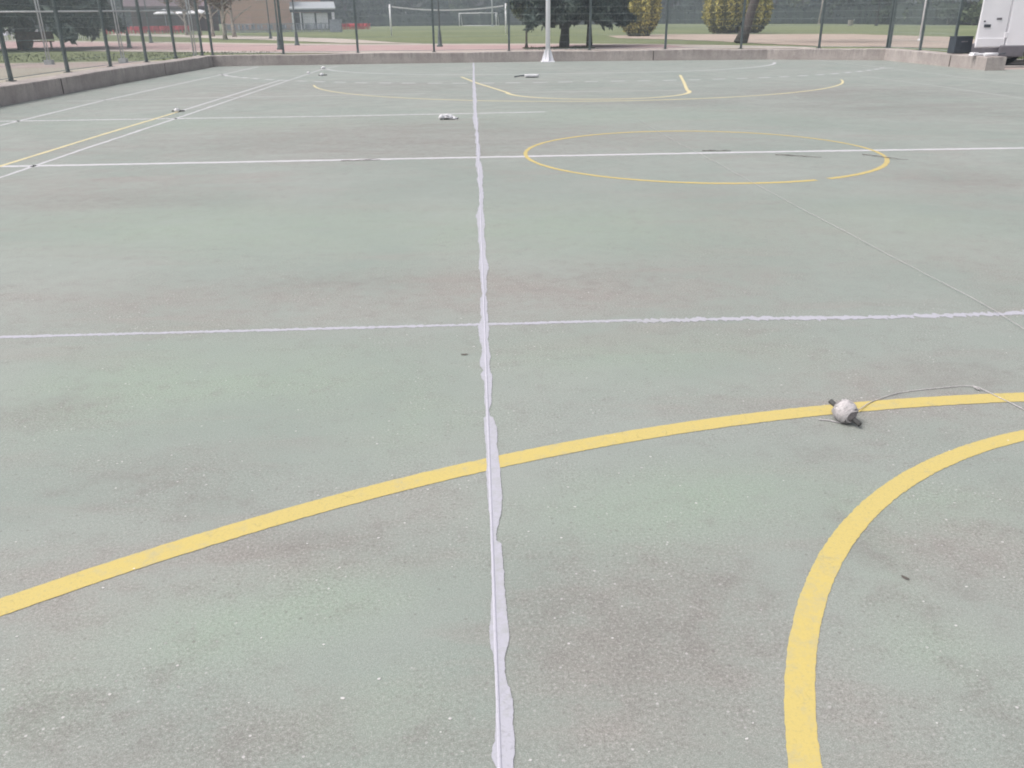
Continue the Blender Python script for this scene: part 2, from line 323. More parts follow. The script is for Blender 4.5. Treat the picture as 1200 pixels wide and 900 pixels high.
bump(t, b, mth(t, 'ADD', mth(t, 'MULTIPLY', nD, worn), mth(t, 'MULTIPLY', nE, 0.4)), 0.3, 0.004)
me.materials.append(cm)
court = bpy.data.objects.new('court', me); link(court); tag(court, kind='structure')

# ---- paths and road beyond the walls (laid sheets)
def sheet(name, pts, z, mat):
    m_ = MB(); m_.add([(x, y, z) for x, y in pts], [tuple(range(len(pts)))])
    o = m_.build(name, mat); return tag(o, kind='structure')
def strip(name, near, far, z, mat, n=60, jit=0.0):
    def rs(pl):
        pl = np.array(pl, float); d = np.r_[0, np.cumsum(np.linalg.norm(np.diff(pl, axis=0), axis=1))]
        s = np.linspace(0, d[-1], n); q = np.stack([np.interp(s, d, pl[:, 0]), np.interp(s, d, pl[:, 1])], 1)
        return q+RNG.normal(0, jit, q.shape)
    A, B = rs(near), rs(far); V = [(x, y, z) for x, y in A]+[(x, y, z) for x, y in B]
    m_ = MB(); m_.add(V, [(i, i+1, n+i+1, n+i) for i in range(n-1)]); return tag(m_.build(name, mat), kind='structure')
def groundmat(name, c1, c2, sc=0.5, sp=25):
    m, t, b = newmat(name); v = coords(t); n1 = noise(t, v, sc, 5, 0.65); n2 = noise(t, v, sp, 4, 0.7)
    c = ramp(t, n1, [(0.3, c1), (0.7, c2)]); c = mix(t, ramp(t, n2, [(0.3, 0.4), (0.6, 0)]), c, tuple(x*0.6 for x in c1))
    t.links.new(c, b.inputs['Base Color']); b.inputs['Roughness'].default_value = 0.95; bump(t, b, n2, 0.4, 0.02); return m
M['sand'] = groundmat('sandy_gravel', (0.36, 0.28, 0.235), (0.47, 0.385, 0.33))
M['beige'] = groundmat('beige_path', (0.42, 0.36, 0.32), (0.52, 0.46, 0.42))
M['yard'] = groundmat('trodden_yard', (0.30, 0.27, 0.22), (0.40, 0.365, 0.31))
M['red_track'] = groundmat('red_track_surface', (0.40, 0.275, 0.265), (0.48, 0.345, 0.335))
M['asphalt'] = groundmat('asphalt', (0.09, 0.085, 0.085), (0.14, 0.13, 0.13), 1.0, 60)
M['dirt'] = groundmat('pinkish_dirt', (0.34, 0.27, 0.245), (0.43, 0.355, 0.33))
near = [(-70, 68), (-45, 53.5), (-29, 43.8), (-18.5, 38.0), (-11, 33.2), (-4, 32), (2, 32), (8, 32.6), (13.2, 31)]
far = [(-105, 122), (-65, 93), (-47, 79.6), (-26, 62), (-15, 52.5), (-9, 48.5), (2, 44.3), (7.6, 41), (13.0, 34.4)]
strip('path_edge', near, far, -0.012, M['beige'], 80, 0.06)
nr = [(a_[0]+(b_[0]-a_[0])*.12, a_[1]+(b_[1]-a_[1])*.12) for a_, b_ in zip(near, far)]
fr = [(a_[0]+(b_[0]-a_[0])*.8, a_[1]+(b_[1]-a_[1])*.8) for a_, b_ in zip(near, far)]
strip('running_path', nr[:-1], fr[:-1], -0.006, M['red_track'], 80, 0.05)
strip('footpath', [(-50, 112), (-20.7, 68.4), (-11.3, 52.5), (-5, 47.5)], [(-56, 130), (-25.3, 87.9), (-13.5, 67.7), (-7.5, 52)], -0.018, M['beige'], 40, 0.05)
strip('sand_area', [(8, 57), (11.3, 50), (12.5, 43), (14.2, 34), (17.8, 30), (21, 24.5), (24, 21), (38, 18)], [(8.5, 66), (14, 70), (20, 66), (27, 62), (28.5, 50), (26, 41), (29, 30), (46, 24)], -0.015, M['sand'], 60, 0.12)
sheet('yard', [(-40, 5), (-11.3, 5), (-11.3, 21.9), (-14, 27), (-40, 24)], -0.022, M['yard'])
sheet('pavement', [(-13.4, 0), (-11.3, 0), (-11.5, 21.6), (-13.0, 21.6)], -0.016, M['beige'])
sheet('dirt_verge', [(-60, 21.9), (-60, 24.3), (-11, 25.6), (10, 25.2), (11.4, 21.9)], -0.02, M['dirt'])
sheet('dirt_strip', [(10.62, 13.6), (40, 13.6), (40, 14.9), (10.62, 14.35)], -0.004, M['dirt'])
sheet('road', [(11.15, 14.5), (40, 15.0), (40, 18.6), (11.15, 16.6)], -0.008, M['asphalt'])
kb = MB()
kb.prism([(11.15, 14.36), (40, 14.86), (40, 14.98), (11.15, 14.48)], 'z', -0.05, 0.05)
tag(kb.build('kerb', M['concrete_light'], bevel=0.01), kind='structure')
kb = MB(); kb.prism([(11.15, 16.62), (40, 18.62), (40, 18.82), (11.15, 16.82)], 'z', -0.05, 0.09)
tag(kb.build('kerb', M['concrete_light'], bevel=0.01), kind='structure')

# ---- painted markings: one sheet per line, on the slab
def ribbon(name, pts, width, z, mat, jit=0.0, n=None, dash=None, thin=1.0):
    pts = np.array(pts, float)
    d = np.r_[0, np.cumsum(np.linalg.norm(np.diff(pts, axis=0), axis=1))]
    n = n or max(8, int(d[-1]/0.12)); s = np.linspace(0, d[-1], n)
    q = np.stack([np.interp(s, d, pts[:, 0]), np.interp(s, d, pts[:, 1])], 1)
    tg = np.gradient(q, axis=0); tg /= np.linalg.norm(tg, axis=1, keepdims=True)+1e-9; nr_ = np.stack([-tg[:, 1], tg[:, 0]], 1)
    width = width*(thin+(1-thin)*np.abs(tg[:, 0])**1.5)
    wl = width/2+RNG.normal(0, jit, n); wr = width/2+RNG.normal(0, jit, n)
    A, B = q+nr_*wl[:, None], q-nr_*wr[:, None]
    V = [(x, y, z) for x, y in A]+[(x, y, z) for x, y in B]; F = []
    for i in range(n-1):
        if dash and (s[i] % dash[0]) > dash[1]: continue
        F.append((i, i+1, n+i+1, n+i))
    m_ = MB(); m_.add(V, F); return tag(m_.build(name, mat), kind='structure')
def arc(cx, cy, r, a0, a1, n=120):
    return [(cx+r*math.cos(math.radians(a0+(a1-a0)*i/n)), cy+r*math.sin(math.radians(a0+(a1-a0)*i/n))) for i in range(n+1)]
ZW, ZY, ZJ = 0.0009, 0.0015, 0.0022
J = [(20.517, -2.439, -2.39), (16.783, -2.432, -2.382), (12.883, -2.426, -2.377), (6.408, -2.419, -2.346), (5.283, -2.4, -2.356), (3.45, -2.407, -2.339), (2.459, -2.378, -2.337), (1.415, -2.369, -2.334), (0.785, -2.365, -2.318), (0.003, -2.362, -2.33), (-0.346, -2.367, -2.326), (-0.608, -2.364, -2.313), (-1.088, -2.356, -2.311), (-1.416, -2.36, -2.311), (-1.816, -2.346, -2.311), (-2.346, -2.347, -2.319), (-2.585, -2.356, -2.318), (-2.844, -2.37, -2.312), (-3.018, -2.37, -2.314), (-3.34, -2.361, -2.319), (-3.518, -2.364, -2.319), (-3.742, -2.359, -2.312), (-3.998, -2.357, -2.318), (-4.141, -2.364, -2.309), (-4.277, -2.361, -2.307), (-4.406, -2.354, -2.321), (-4.685, -2.35, -2.319), (-4.795, -2.347, -2.326), (-4.866, -2.355, -2.319), (-5.066, -2.357, -2.322), (-5.129, -2.35, -2.32), (-5.265, -2.371, -2.317), (-5.322, -2.369, -2.318), (-5.447, -2.365, -2.325), (-5.5, -2.356, -2.321), (-5.577, -2.354, -2.322), (-5.651, -2.359, -2.316), (-5.698, -2.364, -2.322), (-5.757, -2.364, -2.323), (-5.802, -2.351, -2.323), (-5.846, -2.364, -2.316), (-5.922, -2.351, -2.315), (-6.004, -2.347, -2.319), (-6.139, -2.347, -2.325), (-6.184, -2.346, -2.332), (-6.238, -2.344, -2.329), (-6.255, -2.354, -2.317), (-6.332, -2.353, -2.309), (-6.428, -2.35, -2.306), (-6.459, -2.347, -2.312), (-6.534, -2.347, -2.305), (-6.685, -2.349, -2.305), (-6.802, -2.346, -2.301), (-6.892, -2.343, -2.308), (-6.977, -2.341, -2.322), (-7.033, -2.341, -2.327), (-7.049, -2.341, -2.313), (-7.174, -2.342, -2.311), (-7.281, -2.344, -2.31), (-7.355, -2.347, -2.309), (-7.435, -2.351, -2.305), (-7.468, -2.349, -2.311), (-7.5, -2.342, -2.316), (-7.541, -2.34, -2.319), (-7.561, -2.342, -2.318), (-7.627, -2.342, -2.306), (-7.69, -2.342, -2.309), (-7.74, -2.347, -2.307), (-7.772, -2.354, -2.307), (-7.803, -2.345, -2.312), (-7.851, -2.355, -2.312), (-7.915, -2.353, -2.31)]
Jy = [j[0] for j in J][::-1]; Jl = [j[1] for j in J][::-1]; Jr = [j[2] for j in J][::-1]
yy = [-9.5]
while yy[-1] < 21.2: yy.append(yy[-1]+0.0028*(1+max(0, (yy[-1]+7))*0.9))
yy = np.array(yy); l_ = np.interp(yy, Jy, Jl); r_ = np.interp(yy, Jy, Jr)
def rough_noise(n, amp):
    o_ = np.zeros(n)
    for k, a_ in ((1, .12), (3, .35), (9, .45), (27, .35)):
        x = RNG.normal(0, 1, n//k+3); o_ += a_*np.interp(np.arange(n)/k, np.arange(len(x)), x)
    return o_*amp
amp = 0.0020+0.0085*np.clip((yy+6.5)/7, 0, 1)
l_ = l_+rough_noise(len(yy), 1)*amp; r_ = np.maximum(r_+rough_noise(len(yy), 1)*amp, l_+0.012)
mj = MB(); n = len(yy)
mj.add([(x, y, ZJ) for x, y in zip(l_, yy)]+[(x, y, ZJ) for x, y in zip(r_, yy)], [(i, n+i, n+i+1, i+1) for i in range(n-1)])
tag(mj.build('joint_filler', M['joint']), kind='structure')
rx = np.interp(yy, [-9.5, -7.8, -5, 0, 21], [-2.337, -2.3375, -2.338, -2.343, -2.405])
mr = MB(); hw_ = 0.0042
V = []; 
for x, y in zip(rx, yy): V += [(x-hw_, y, ZJ+0.0002), (x-hw_*.4, y, ZJ+0.002), (x+hw_*.4, y, ZJ+0.002), (x+hw_, y, ZJ+0.0002)]
F = [(4*i+k, 4*i+k+1, 4*(i+1)+k+1, 4*(i+1)+k) for i in range(n-1) for k in range(3)]
mr.add(V, F); tag(mr.build('joint_ridge', M['joint_ridge']), kind='structure')
# cross joints painted white
def xjoint(name, pts, w0, mat, z, jit):
    return ribbon(name, pts, w0, z, mat, jit, n=420)
xjoint('cross_joint', [(-5.6, -5.26), (-4, -5.25), (-2.36, -5.235), (-1.6, -5.225)], 0.030, M['joint'], ZW, 0.004)
xjoint('cross_joint', [(-1.62, -5.235), (-1.0, -5.24), (-.6, -5.262), (-.35, -5.262), (0.3, -5.25), (3, -5.2)], 0.048, M['joint'], ZW+.0003, 0.009)
xjoint('cross_joint', [(-9.8, 4.40), (-6.44, 4.42), (-4.4, 4.43), (-1.3, 4.6)], 0.085, M['white'], ZW, 0.01)
xjoint('cross_joint', [(-10, 7.9), (-6.58, 8.27), (-3.34, 8.5)], 0.08, M['white_ghost'], ZW, 0.01)
# half-way line, side lines
ribbon('halfway_line', [(-7.25, -.06), (-5, -.03), (-2.3, .03), (.5, .07), (3, .05), (9, -.05)], 0.10, ZW, M['white'], 0.005, 300)
jm = MB(); 
ribbon('sideline', [(-9.1, -6), (-9.16, 3.83), (-9.33, 7.88), (-9.35, 11.9), (-9.33, 20.3)], 0.055, ZW, M['white'], 0.004)
ribbon('basketball_sideline', [(-7.2, -9), (-7.2, 2.6), (-7.17, 5.5)], 0.055, ZY, M['yellow_far'], 0.003)
ribbon('basketball_sideline', [(-7.17, 5.5), (-7.17, 13.2)], 0.05, ZY, M['white'], 0.003)
ribbon('long_line', [(-6.84, -1.0), (-6.87, 1.21), (-6.87, 4.18), (-6.93, 12.29), (-6.95, 18.3), (-6.75, 20.2)], 0.045, ZW, M['white'], 0.004)
ribbon('sideline', [(8.8, 20.3), (8.78, 12.1), (8.73, 10.5), (8.7, 6), (8.7, -6)], 0.05, ZW, M['white_ghost'], 0.004)
ribbon('faint_line', [(6.77, 12), (6.9, 9.3), (6.9, 3)], 0.045, ZW, M['white_ghost'], 0.004)
# basketball circle, near and far three-point lines and key
ribbon('centre_circle', arc(-.001, .117, 1.845, -66.5, 289, 200), 0.066, ZY, M['yellow_mid'], 0.003, 500, thin=.6)
ribbon('near_free_throw_circle', arc(0.041, -8.262, 1.847, 200, -20, 200), 0.062, ZY, M['yellow'], 0.0008, 700)
ribbon('near_three_point_line', arc(-.242, -11.9, 5.704, 150, 30, 260), 0.078, ZY, M['yellow'], 0.0008, 900)
ribbon('far_three_point_line', arc(-.028, 12.363, 6.066, 190, 345, 260), 0.08, ZY, M['yellow_far'], 0.003, 500, thin=.5)
ribbon('far_free_throw_circle', arc(0.03, 8.434, 1.775, 180, 360, 120), 0.085, ZY, M['yellow_far'], 0.003, 200)
ribbon('far_key_line', [(2.73, 13.15), (2.2, 10.4), (1.80, 8.40)], 0.065, ZY+.0003, M['yellow_far'], 0.003)
ribbon('far_key_line', [(-2.72, 13.6), (-2.3, 11.1), (-1.74, 8.44)], 0.065, ZY+.0003, M['yellow_far'], 0.003)
ribbon('far_free_throw_line', [(-1.7, 8.45), (1.75, 8.42)], 0.08, ZY, M['white_ghost'], 0.003)
# handball area: six metre line and dashed nine metre line
ribbon('goal_area_line', arc(-1.4, 20.1, 5.75, 200, 270, 60)+arc(1.4, 20.25, 5.75, 270, 345, 60), 0.09, ZW, M['white'], 0.004, 300)
ribbon('nine_metre_line', arc(-1.4, 20.2, 9.0, 207, 270, 60)+arc(1.4, 20.3, 9.0, 270, 326, 60), 0.13, ZW, M['white'], 0.006, 520, dash=(0.6, 0.32))
ribbon('nine_metre_line', arc(-1.4, 20.2, 9.0, 207, 218, 20), 0.05, ZW+.0003, M['white_far'], 0.003, 40)
ribbon('tape_mark', [(-9.3, 16.0), (-9.1, 15.6)], 0.16, ZW+.0003, M['white'], 0.01, 8)
ribbon('tape_mark', [(8.55, 14.9), (8.95, 14.95)], 0.12, ZW+.0003, M['white_far'], 0.01, 8)
ribbon('tape_mark', [(-2.3, 20.75), (.8, 20.75)], 0.05, ZW, M['white_far'], 0.004)

# ---------------------------------------------------------------- low wall round the court
wm, t, b = newmat('weathered_wall_concrete'); v = coords(t)
geo = nd(t, 'ShaderNodeNewGeometry'); sx = nd(t, 'ShaderNodeSeparateXYZ'); t.links.new(geo.outputs['Position'], sx.inputs[0])
n1 = noise(t, v, 1.3, 6, 0.7); n2 = noise(t, coords(t, (7, 7, 0.8)), 1.0, 5, 0.7); n3 = noise(t, v, 30, 4, 0.7)
c = ramp(t, n1, [(0.3, (0.345, 0.30, 0.285)), (0.7, (0.54, 0.485, 0.46))])
stn = mth(t, 'MULTIPLY', ramp(t, n2, [(0.42, 0.0), (0.62, 1.0)]), ramp(t, sx.outputs['Z'], [(0.08, 0.15), (0.3, 0.95)]))
c = mix(t, mth(t, 'MULTIPLY', mth(t, 'MULTIPLY', stn, ramp(t, n1, [(0.35, 0.35), (0.65, 1.0)])), 0.75), c, (0.19, 0.165, 0.165))
c = mix(t, ramp(t, n3, [(0.3, 0.35), (0.55, 0.0)]), c, (0.16, 0.14, 0.14))
c = mix(t, ramp(t, n3, [(0.6, 0.0), (0.8, 0.4)]), c, (0.46, 0.42, 0.41))
t.links.new(c, b.inputs['Base Color']); b.inputs['Roughness'].default_value = 0.92; bump(t, b, n3, 0.5, 0.01)
inner = [(-10.6, -14), (-10.72, 7), (-10.9, 13), (-10.93, 20.9), (-6.8, 21.2), (0, 21.35), (7.35, 20.75), (10.62, 19.2), (10.55, 13.3)]
def offset(pl, d):
    out = []
    for i, p in enumerate(pl):
        p = Vector(p); ns = []
        for q, r in ((i-1, i), (i, i+1)):
            if q >= 0 and r < len(pl):
                tt = (Vector(pl[r])-Vector(pl[q])).normalized(); ns.append(Vector((-tt.y, tt.x)))
        nn = sum(ns, Vector((0, 0))).normalized(); k = 1/max(.4, nn.dot(ns[0])); out.append(p+nn*d*k)
    return out
def densify(pl, st=0.35):
    out = []
    for (x0, y0), (x1, y1) in zip(pl[:-1], pl[1:]):
        L = math.hypot(x1-x0, y1-y0); k = max(1, int(L/st))
        out += [(x0+(x1-x0)*i/k, y0+(y1-y0)*i/k) for i in range(k)]
    return out+[pl[-1]]
outer = [tuple(p) for p in offset(inner, 0.5)]
V = []
A = []; B = []
for (p0, p1), (q0, q1) in zip(zip(inner[:-1], inner[1:]), zip(outer[:-1], outer[1:])):
    k = max(1, int(math.hypot(p1[0]-p0[0], p1[1]-p0[1])/0.35))
    for i in range(k):
        s = i/k; A.append((p0[0]+(p1[0]-p0[0])*s, p0[1]+(p1[1]-p0[1])*s)); B.append((q0[0]+(q1[0]-q0[0])*s, q0[1]+(q1[1]-q0[1])*s))
A.append(inner[-1]); B.append(outer[-1]); n = len(A)
for (ax, ay), (bx_, by_) in zip(A, B):
    h = 0.325+random.uniform(-.006, .006)+0.01*math.sin(ax*1.3+ay*.7)
    V += [(ax, ay, -.06), (ax, ay, h-.012), (ax+(bx_-ax)*.025, ay+(by_-ay)*.025, h), (bx_, by_, h+.004), (bx_, by_, -.06)]
F = [(5*i+k, 5*(i+1)+k, 5*(i+1)+k+1, 5*i+k+1) for i in range(n-1) for k in range(4)]
F += [(0, 1, 2, 3, 4), tuple(5*(n-1)+k for k in (4, 3, 2, 1, 0))]
wl = MB(); wl.add(V, F)
tag(wl.build('low_wall', wm), 'low stained concrete wall running round the court under the green mesh fence', 'wall')

wall_o = bpy.data.objects['low_wall']
for x, y, nx_, ny_ in ((-5.3, 21.27, .0, -1), (-10.92, 16.2, 1, 0), (-10.8, 9.6, 1, 0), (3.6, 21.06, .08, -1), (10.57, 15.1, -1, 0)):
    m_ = MB(); m_.box((x+nx_*.003, y+ny_*.003, .155), (.03 if abs(ny_) > .5 else .012, .012 if abs(ny_) > .5 else .03, .29)); m_.build('pour_joint', M['bark'], wall_o)
# ---------------------------------------------------------------- green mesh fence on the wall
WT = 0.33
def fence_post(root, x, y, top=2.38):
    m_ = MB(); m_.box((x, y, (WT+top)/2), (0.065, 0.065, top-WT)); m_.box((x, y, WT+.008), (.14, .14, .016)); m_.box((x, y, top+.008), (.075, .075, .016))
    return m_.build('post', M['steel_green'], root)
def fence_panel(root, p0, p1, z0=WT+.05, z1=2.33):
    m_ = MB(); L = math.hypot(p1[0]-p0[0], p1[1]-p0[1]); ux, uy = (p1[0]-p0[0])/L, (p1[1]-p0[1])/L
    def wire(a_, b_, r):
        a_, b_ = Vector(a_), Vector(b_); d = (b_-a_).normalized(); u = Vector((ux, uy, 0)) if abs(d.z) > .5 else Vector((0, 0, 1)); q = d.cross(u)
        V = []
        for p in (a_, b_):
            for k in range(3):
                A = 2*math.pi*k/3; V.append(p+(u*math.cos(A)+q*math.sin(A))*r)
        m_.add(V, [(0, 1, 4, 3), (1, 2, 5, 4), (2, 0, 3, 5)])
    k = int((L-.08)/0.05)
    for i in range(k+1):
        s = .04+(L-.08)*i/k; wire((p0[0]+ux*s, p0[1]+uy*s, z0), (p0[0]+ux*s, p0[1]+uy*s, z1), .0028)
    kz = int((z1-z0)/0.2)
    for i in range(kz+1):
        z = z0+(z1-z0)*i/kz
        wire((p0[0]+ux*.04, p0[1]+uy*.04, z), (p1[0]-ux*.04, p1[1]-uy*.04, z), .0034 if i not in (0, kz) else .009)
    return m_.build('mesh_panel', M['mesh_wire'], root, fix=False)
def fence(pts, label):
    root = empty('mesh_fence', (0, 0, 0), 0, label, 'fence')
    for p in pts: fence_post(root, *p)
    for p0, p1 in zip(pts[:-1], pts[1:]): fence_panel(root, p0, p1)
    return root
fence([(-10.85, -5.9), (-10.9, -3.5), (-10.98, -1.1), (-11.03, 1.3), (-11.08, 3.7), (-11.15, 6.1), (-11.23, 8.5), (-11.42, 11.4), (-11.46, 13.9), (-11.45, 16.4), (-11.42, 18.8), (-11.25, 20.95)],
      'dark green welded mesh fence standing on the wall along the left side of the court')
fence([(-11.02, 21.3), (-8.75, 21.55), (-6.3, 21.75), (-3.74, 21.8), (-1.2, 21.8), (1.55, 21.8), (4.1, 21.6), (6.62, 21.35), (9.05, 20.7), (10.98, 19.9)],
      'dark green welded mesh fence standing on the far wall behind the white pole')
fence([(10.99, 19.75), (10.98, 17.7), (10.95, 15.75)], 'short dark green mesh fence on the right wall beside the black box')

# ---- galvanised frame fence outside on the left
gf = empty('galvanised_fence', (-17.8, 24.4, 0), 0, 'grey galvanised tube fence with one long rail behind the left mesh fence', 'fence')
gp = [(-22.6+2.4*k-17.8*-0, 23.05+.67*k) for k in range(6)]
for x, y in [(-22.6, 23.05), (-20.2, 23.73), (-17.8, 24.4), (-15.4, 25.07), (-12.95, 25.75)]:
    m_ = MB(); m_.tube([(x-.045+17.8, y-24.4, 0), (x-.045+17.8, y-24.4, 3.6)], .03, 8); m_.tube([(x+.045+17.8, y-24.4, 0), (x+.045+17.8, y-24.4, 3.6)], .022, 8)
    m_.box((x+17.8, y-24.4, .04), (.26, .26, .2)); m_.build('post', M['galv'], gf)
m_ = MB()
for z in (1.74, 3.5): m_.tube([(-4.8, -1.35, z), (4.85, 1.35, z)], .028, 8)
m_.build('rail', M['galv'], gf)

# ---------------------------------------------------------------- tall white pole in front of the far wall
pr = empty('light_pole', (0.05, 20.95, 0), 0, 'tall white pole with a flared gusseted base standing before the far wall', 'pole')
m_ = MB(); m_.box((0, 0, .02), (.44, .44, .04)); m_.build('base_plate', M['white_paint'], pr, bevel=.006)
m_ = MB(); m_.tube([(0, 0, .03), (0, 0, 3), (0, 0, 6.2)], [.078, .072, .055], 20); m_.build('shaft', M['white_paint'], pr)
for k in range(4):
    A = k*math.pi/2+.05; m_ = MB(); c_, s_ = math.cos(A), math.sin(A)
    pts = [(.07, .04), (.2, .04), (.19, .1), (.1, .38), (.07, .4)]; V = []
    for o_ in (-.012, .012):
        for r, z in pts: V.append((r*c_-o_*s_, r*s_+o_*c_, z))
    q = len(pts); m_.add(V, [tuple(range(q)), tuple(range(q, 2*q))[::-1]]+[(i, (i+1) % q, q+(i+1) % q, q+i) for i in range(q)])
    m_.build('gusset', M['white_paint'], pr)
m_ = MB(); m_.tube([(-.8, 0, 6.1), (.8, 0, 6.1)], .03, 8)
m_.build('crossarm', M['white_paint'], pr)
for sx_ in (-.6, .6):
    m_ = MB(); m_.box((sx_, -.12, 6.25), (.42, .14, .3), 0, .9, .5); m_.build('floodlight', M['grey_metal'], pr, bevel=.02)

# ---------------------------------------------------------------- foliage tools
def leaves(m_, centres, size, stretch=1.0, up=0.0):
    """adds one small bent leaf clump (two triangles) per centre"""
    n = len(centres)
    d = RNG.normal(0, 1, (n, 3)); d[:, 2] = d[:, 2]*(1-up)+up*1.5; d /= np.linalg.norm(d, axis=1, keepdims=True)
    e_ = RNG.normal(0, 1, (n, 3)); e_ -= d*(e_*d).sum(1, keepdims=True); e_ /= np.linalg.norm(e_, axis=1, keepdims=True)
    s = size*RNG.uniform(.55, 1.25, (n, 1))
    C = np.asarray(centres)
    q = np.stack([C-d*s*stretch, C+e_*s*.45, C+d*s*stretch, C-e_*s*.45+np.cross(d, e_)*s*.25], 1).reshape(-1, 3)
    base = m_.n; m_.v += [tuple(p) for p in q]; m_.n += 4*n
    m_.f += [(base+4*i, base+4*i+1, base+4*i+2, base+4*i+3) for i in range(n)]; m_.sm += [False]*n
def blob(n, c, r, shell=0.5):
    d = RNG.normal(0, 1, (n, 3)); d /= np.linalg.norm(d, axis=1, keepdims=True)
    k = RNG.uniform(shell, 1.0, (n, 1))**0.6
    return np.asarray(c)+d*k*np.asarray(r)
def trunk(m_, h, r0, r1, lean=(0, 0), z0=-.05, limbs=0, lr=2.0, zl=.45):
    pts = []; rad = []
    for i in range(9):
        s = i/8; pts.append((lean[0]*s+random.uniform(-.03, .03)*h*.15, lean[1]*s+random.uniform(-.03, .03)*h*.15, z0+h*s)); rad.append(r0+(r1-r0)*s+(r0*.45*max(0, 1-s*9)))
    m_.tube(pts, rad, 10)
    for k in range(limbs):
        s = zl+(1-zl)*k/max(1, limbs-1)*.9; A = k*2.4+random.uniform(-.4, .4); b0 = Vector((lean[0]*s, lean[1]*s, z0+h*s)); L = lr*random.uniform(.6, 1)*(1.15-s*.6)
        b1 = b0+Vector((math.cos(A)*L*.5, math.sin(A)*L*.5, L*.35)); b2 = b1+Vector((math.cos(A+.3)*L*.5, math.sin(A+.3)*L*.5, L*.3))
        rr = r0*(1-s)*.6+r1*.5; m_.tube([b0, b1, b2], [rr, rr*.65, rr*.3], 6)

def make_broad(label, group, h=12, R=4.0, z0=1.6, mat='broadleaf', nl=16, per=260, size=.42, tr=.28, bark='bark'):
    root = empty('broadleaf_tree', (0, 0, 0), 0, label, 'tree', group)
    m_ = MB(); trunk(m_, h*.85, tr, tr*.3, (random.uniform(-.4, .4), .2), limbs=9, lr=R*.9, zl=.25); m_.build('trunk', M[bark], root)
    m_ = MB()
    for k in range(nl):
        s = random.random(); z = z0+(h-z0)*s; rr = R*(math.sin(math.pi*min(1, .18+s*.78))**.6)
        A = random.uniform(0, 6.28); q = random.uniform(.25, .85)*rr; lr_ = R*random.uniform(.28, .46)
        leaves(m_, blob(per, (math.cos(A)*q, math.sin(A)*q, z), (lr_, lr_, lr_*.75), .35), size)
    m_.build('crown', M[mat], root, fix=False); return root
def make_conifer(label, group, h=9, R=3.0, z0=1.1, tiers=13, mat='conifer', size=.2, tr=.2, dens=1.0, cat='tree'):
    root = empty('conifer_tree', (0, 0, 0), 0, label, cat, group)
    m_ = MB(); trunk(m_, h, tr, .04); m2 = MB()
    for k in range(tiers):
        s = k/(tiers-1); z = z0+(h-z0)*s; L = R*(1-s)**.8+.25; nb = 9
        for j in range(nb):
            A = 6.28*j/nb+k*.7+random.uniform(-.25, .25); Lk = L*random.uniform(.65, 1.1)
            droop = Lk*random.uniform(.02, .2); p0 = Vector((0, 0, z+Lk*.22)); p1 = Vector((math.cos(A)*Lk*.55, math.sin(A)*Lk*.55, z+Lk*.2)); p2 = Vector((math.cos(A)*Lk, math.sin(A)*Lk, z-droop+.1))
            m_.tube([p0, p1, p2], [.035, .022, .008], 5, cap=False)
            nn = int((70+Lk*120)*dens); tt = RNG.uniform(.12, 1.05, nn)
            base = np.where(tt[:, None] < .55, np.array(p0)+(np.array(p1)-np.array(p0))*(tt[:, None]/.55), np.array(p1)+(np.array(p2)-np.array(p1))*((tt[:, None]-.55)/.45))
            spread = .12+.28*Lk*.35*np.sin(np.clip(tt, 0, 1)*math.pi)[:, None]
            off = RNG.normal(0, 1, (nn, 3))*spread*np.array([1, 1, .38]); off[:, 2] -= np.abs(RNG.normal(0, .1, nn))
            leaves(m2, base+off, size, 1.3)
    m_.build('trunk', M['bark_dark'], root); m2.build('crown', M[mat], root, fix=False); return root

# ---- hedge along the far side of the lawn
def hedge(pl, h, th, label, per=26):
    m_ = MB(); pl = densify(pl, 1.0)
    for (x, y) in pl:
        n = per; off = np.stack([RNG.uniform(-.8, .8, n), RNG.uniform(-th/2, th/2, n), RNG.uniform(0, h, n)], 1)
        top = h+.25*math.sin(x*.35)+.2*math.sin(x*.9+1)
        off[:, 2] *= top/h
        leaves(m_, off+np.array([x, y, 0]), .42)
    for (x0, y0), (x1, y1) in zip(pl[:-1], pl[1:]):                     # dense twiggy core
        d = Vector((x1-x0, y1-y0)).normalized(); nn = Vector((-d.y, d.x))*th*.3
        V = [(x0-nn.x, y0-nn.y, 0), (x1-nn.x, y1-nn.y, 0), (x1+nn.x, y1+nn.y, 0), (x0+nn.x, y0+nn.y, 0)]
        m_.add(V+[(a_, b_, h*.9) for a_, b_, _ in V], [(0, 1, 5, 4), (2, 3, 7, 6), (4, 5, 6, 7)])
    return tag(m_.build('hedge', M['hedge'], fix=False), label, 'hedge')
hedge([(-46, 250), (-30, 236), (14, 214), (45, 196), (62, 152), (63, 118), (72, 96)], 3.1, 2.2, 'long dark clipped hedge closing the far side of the lawn')

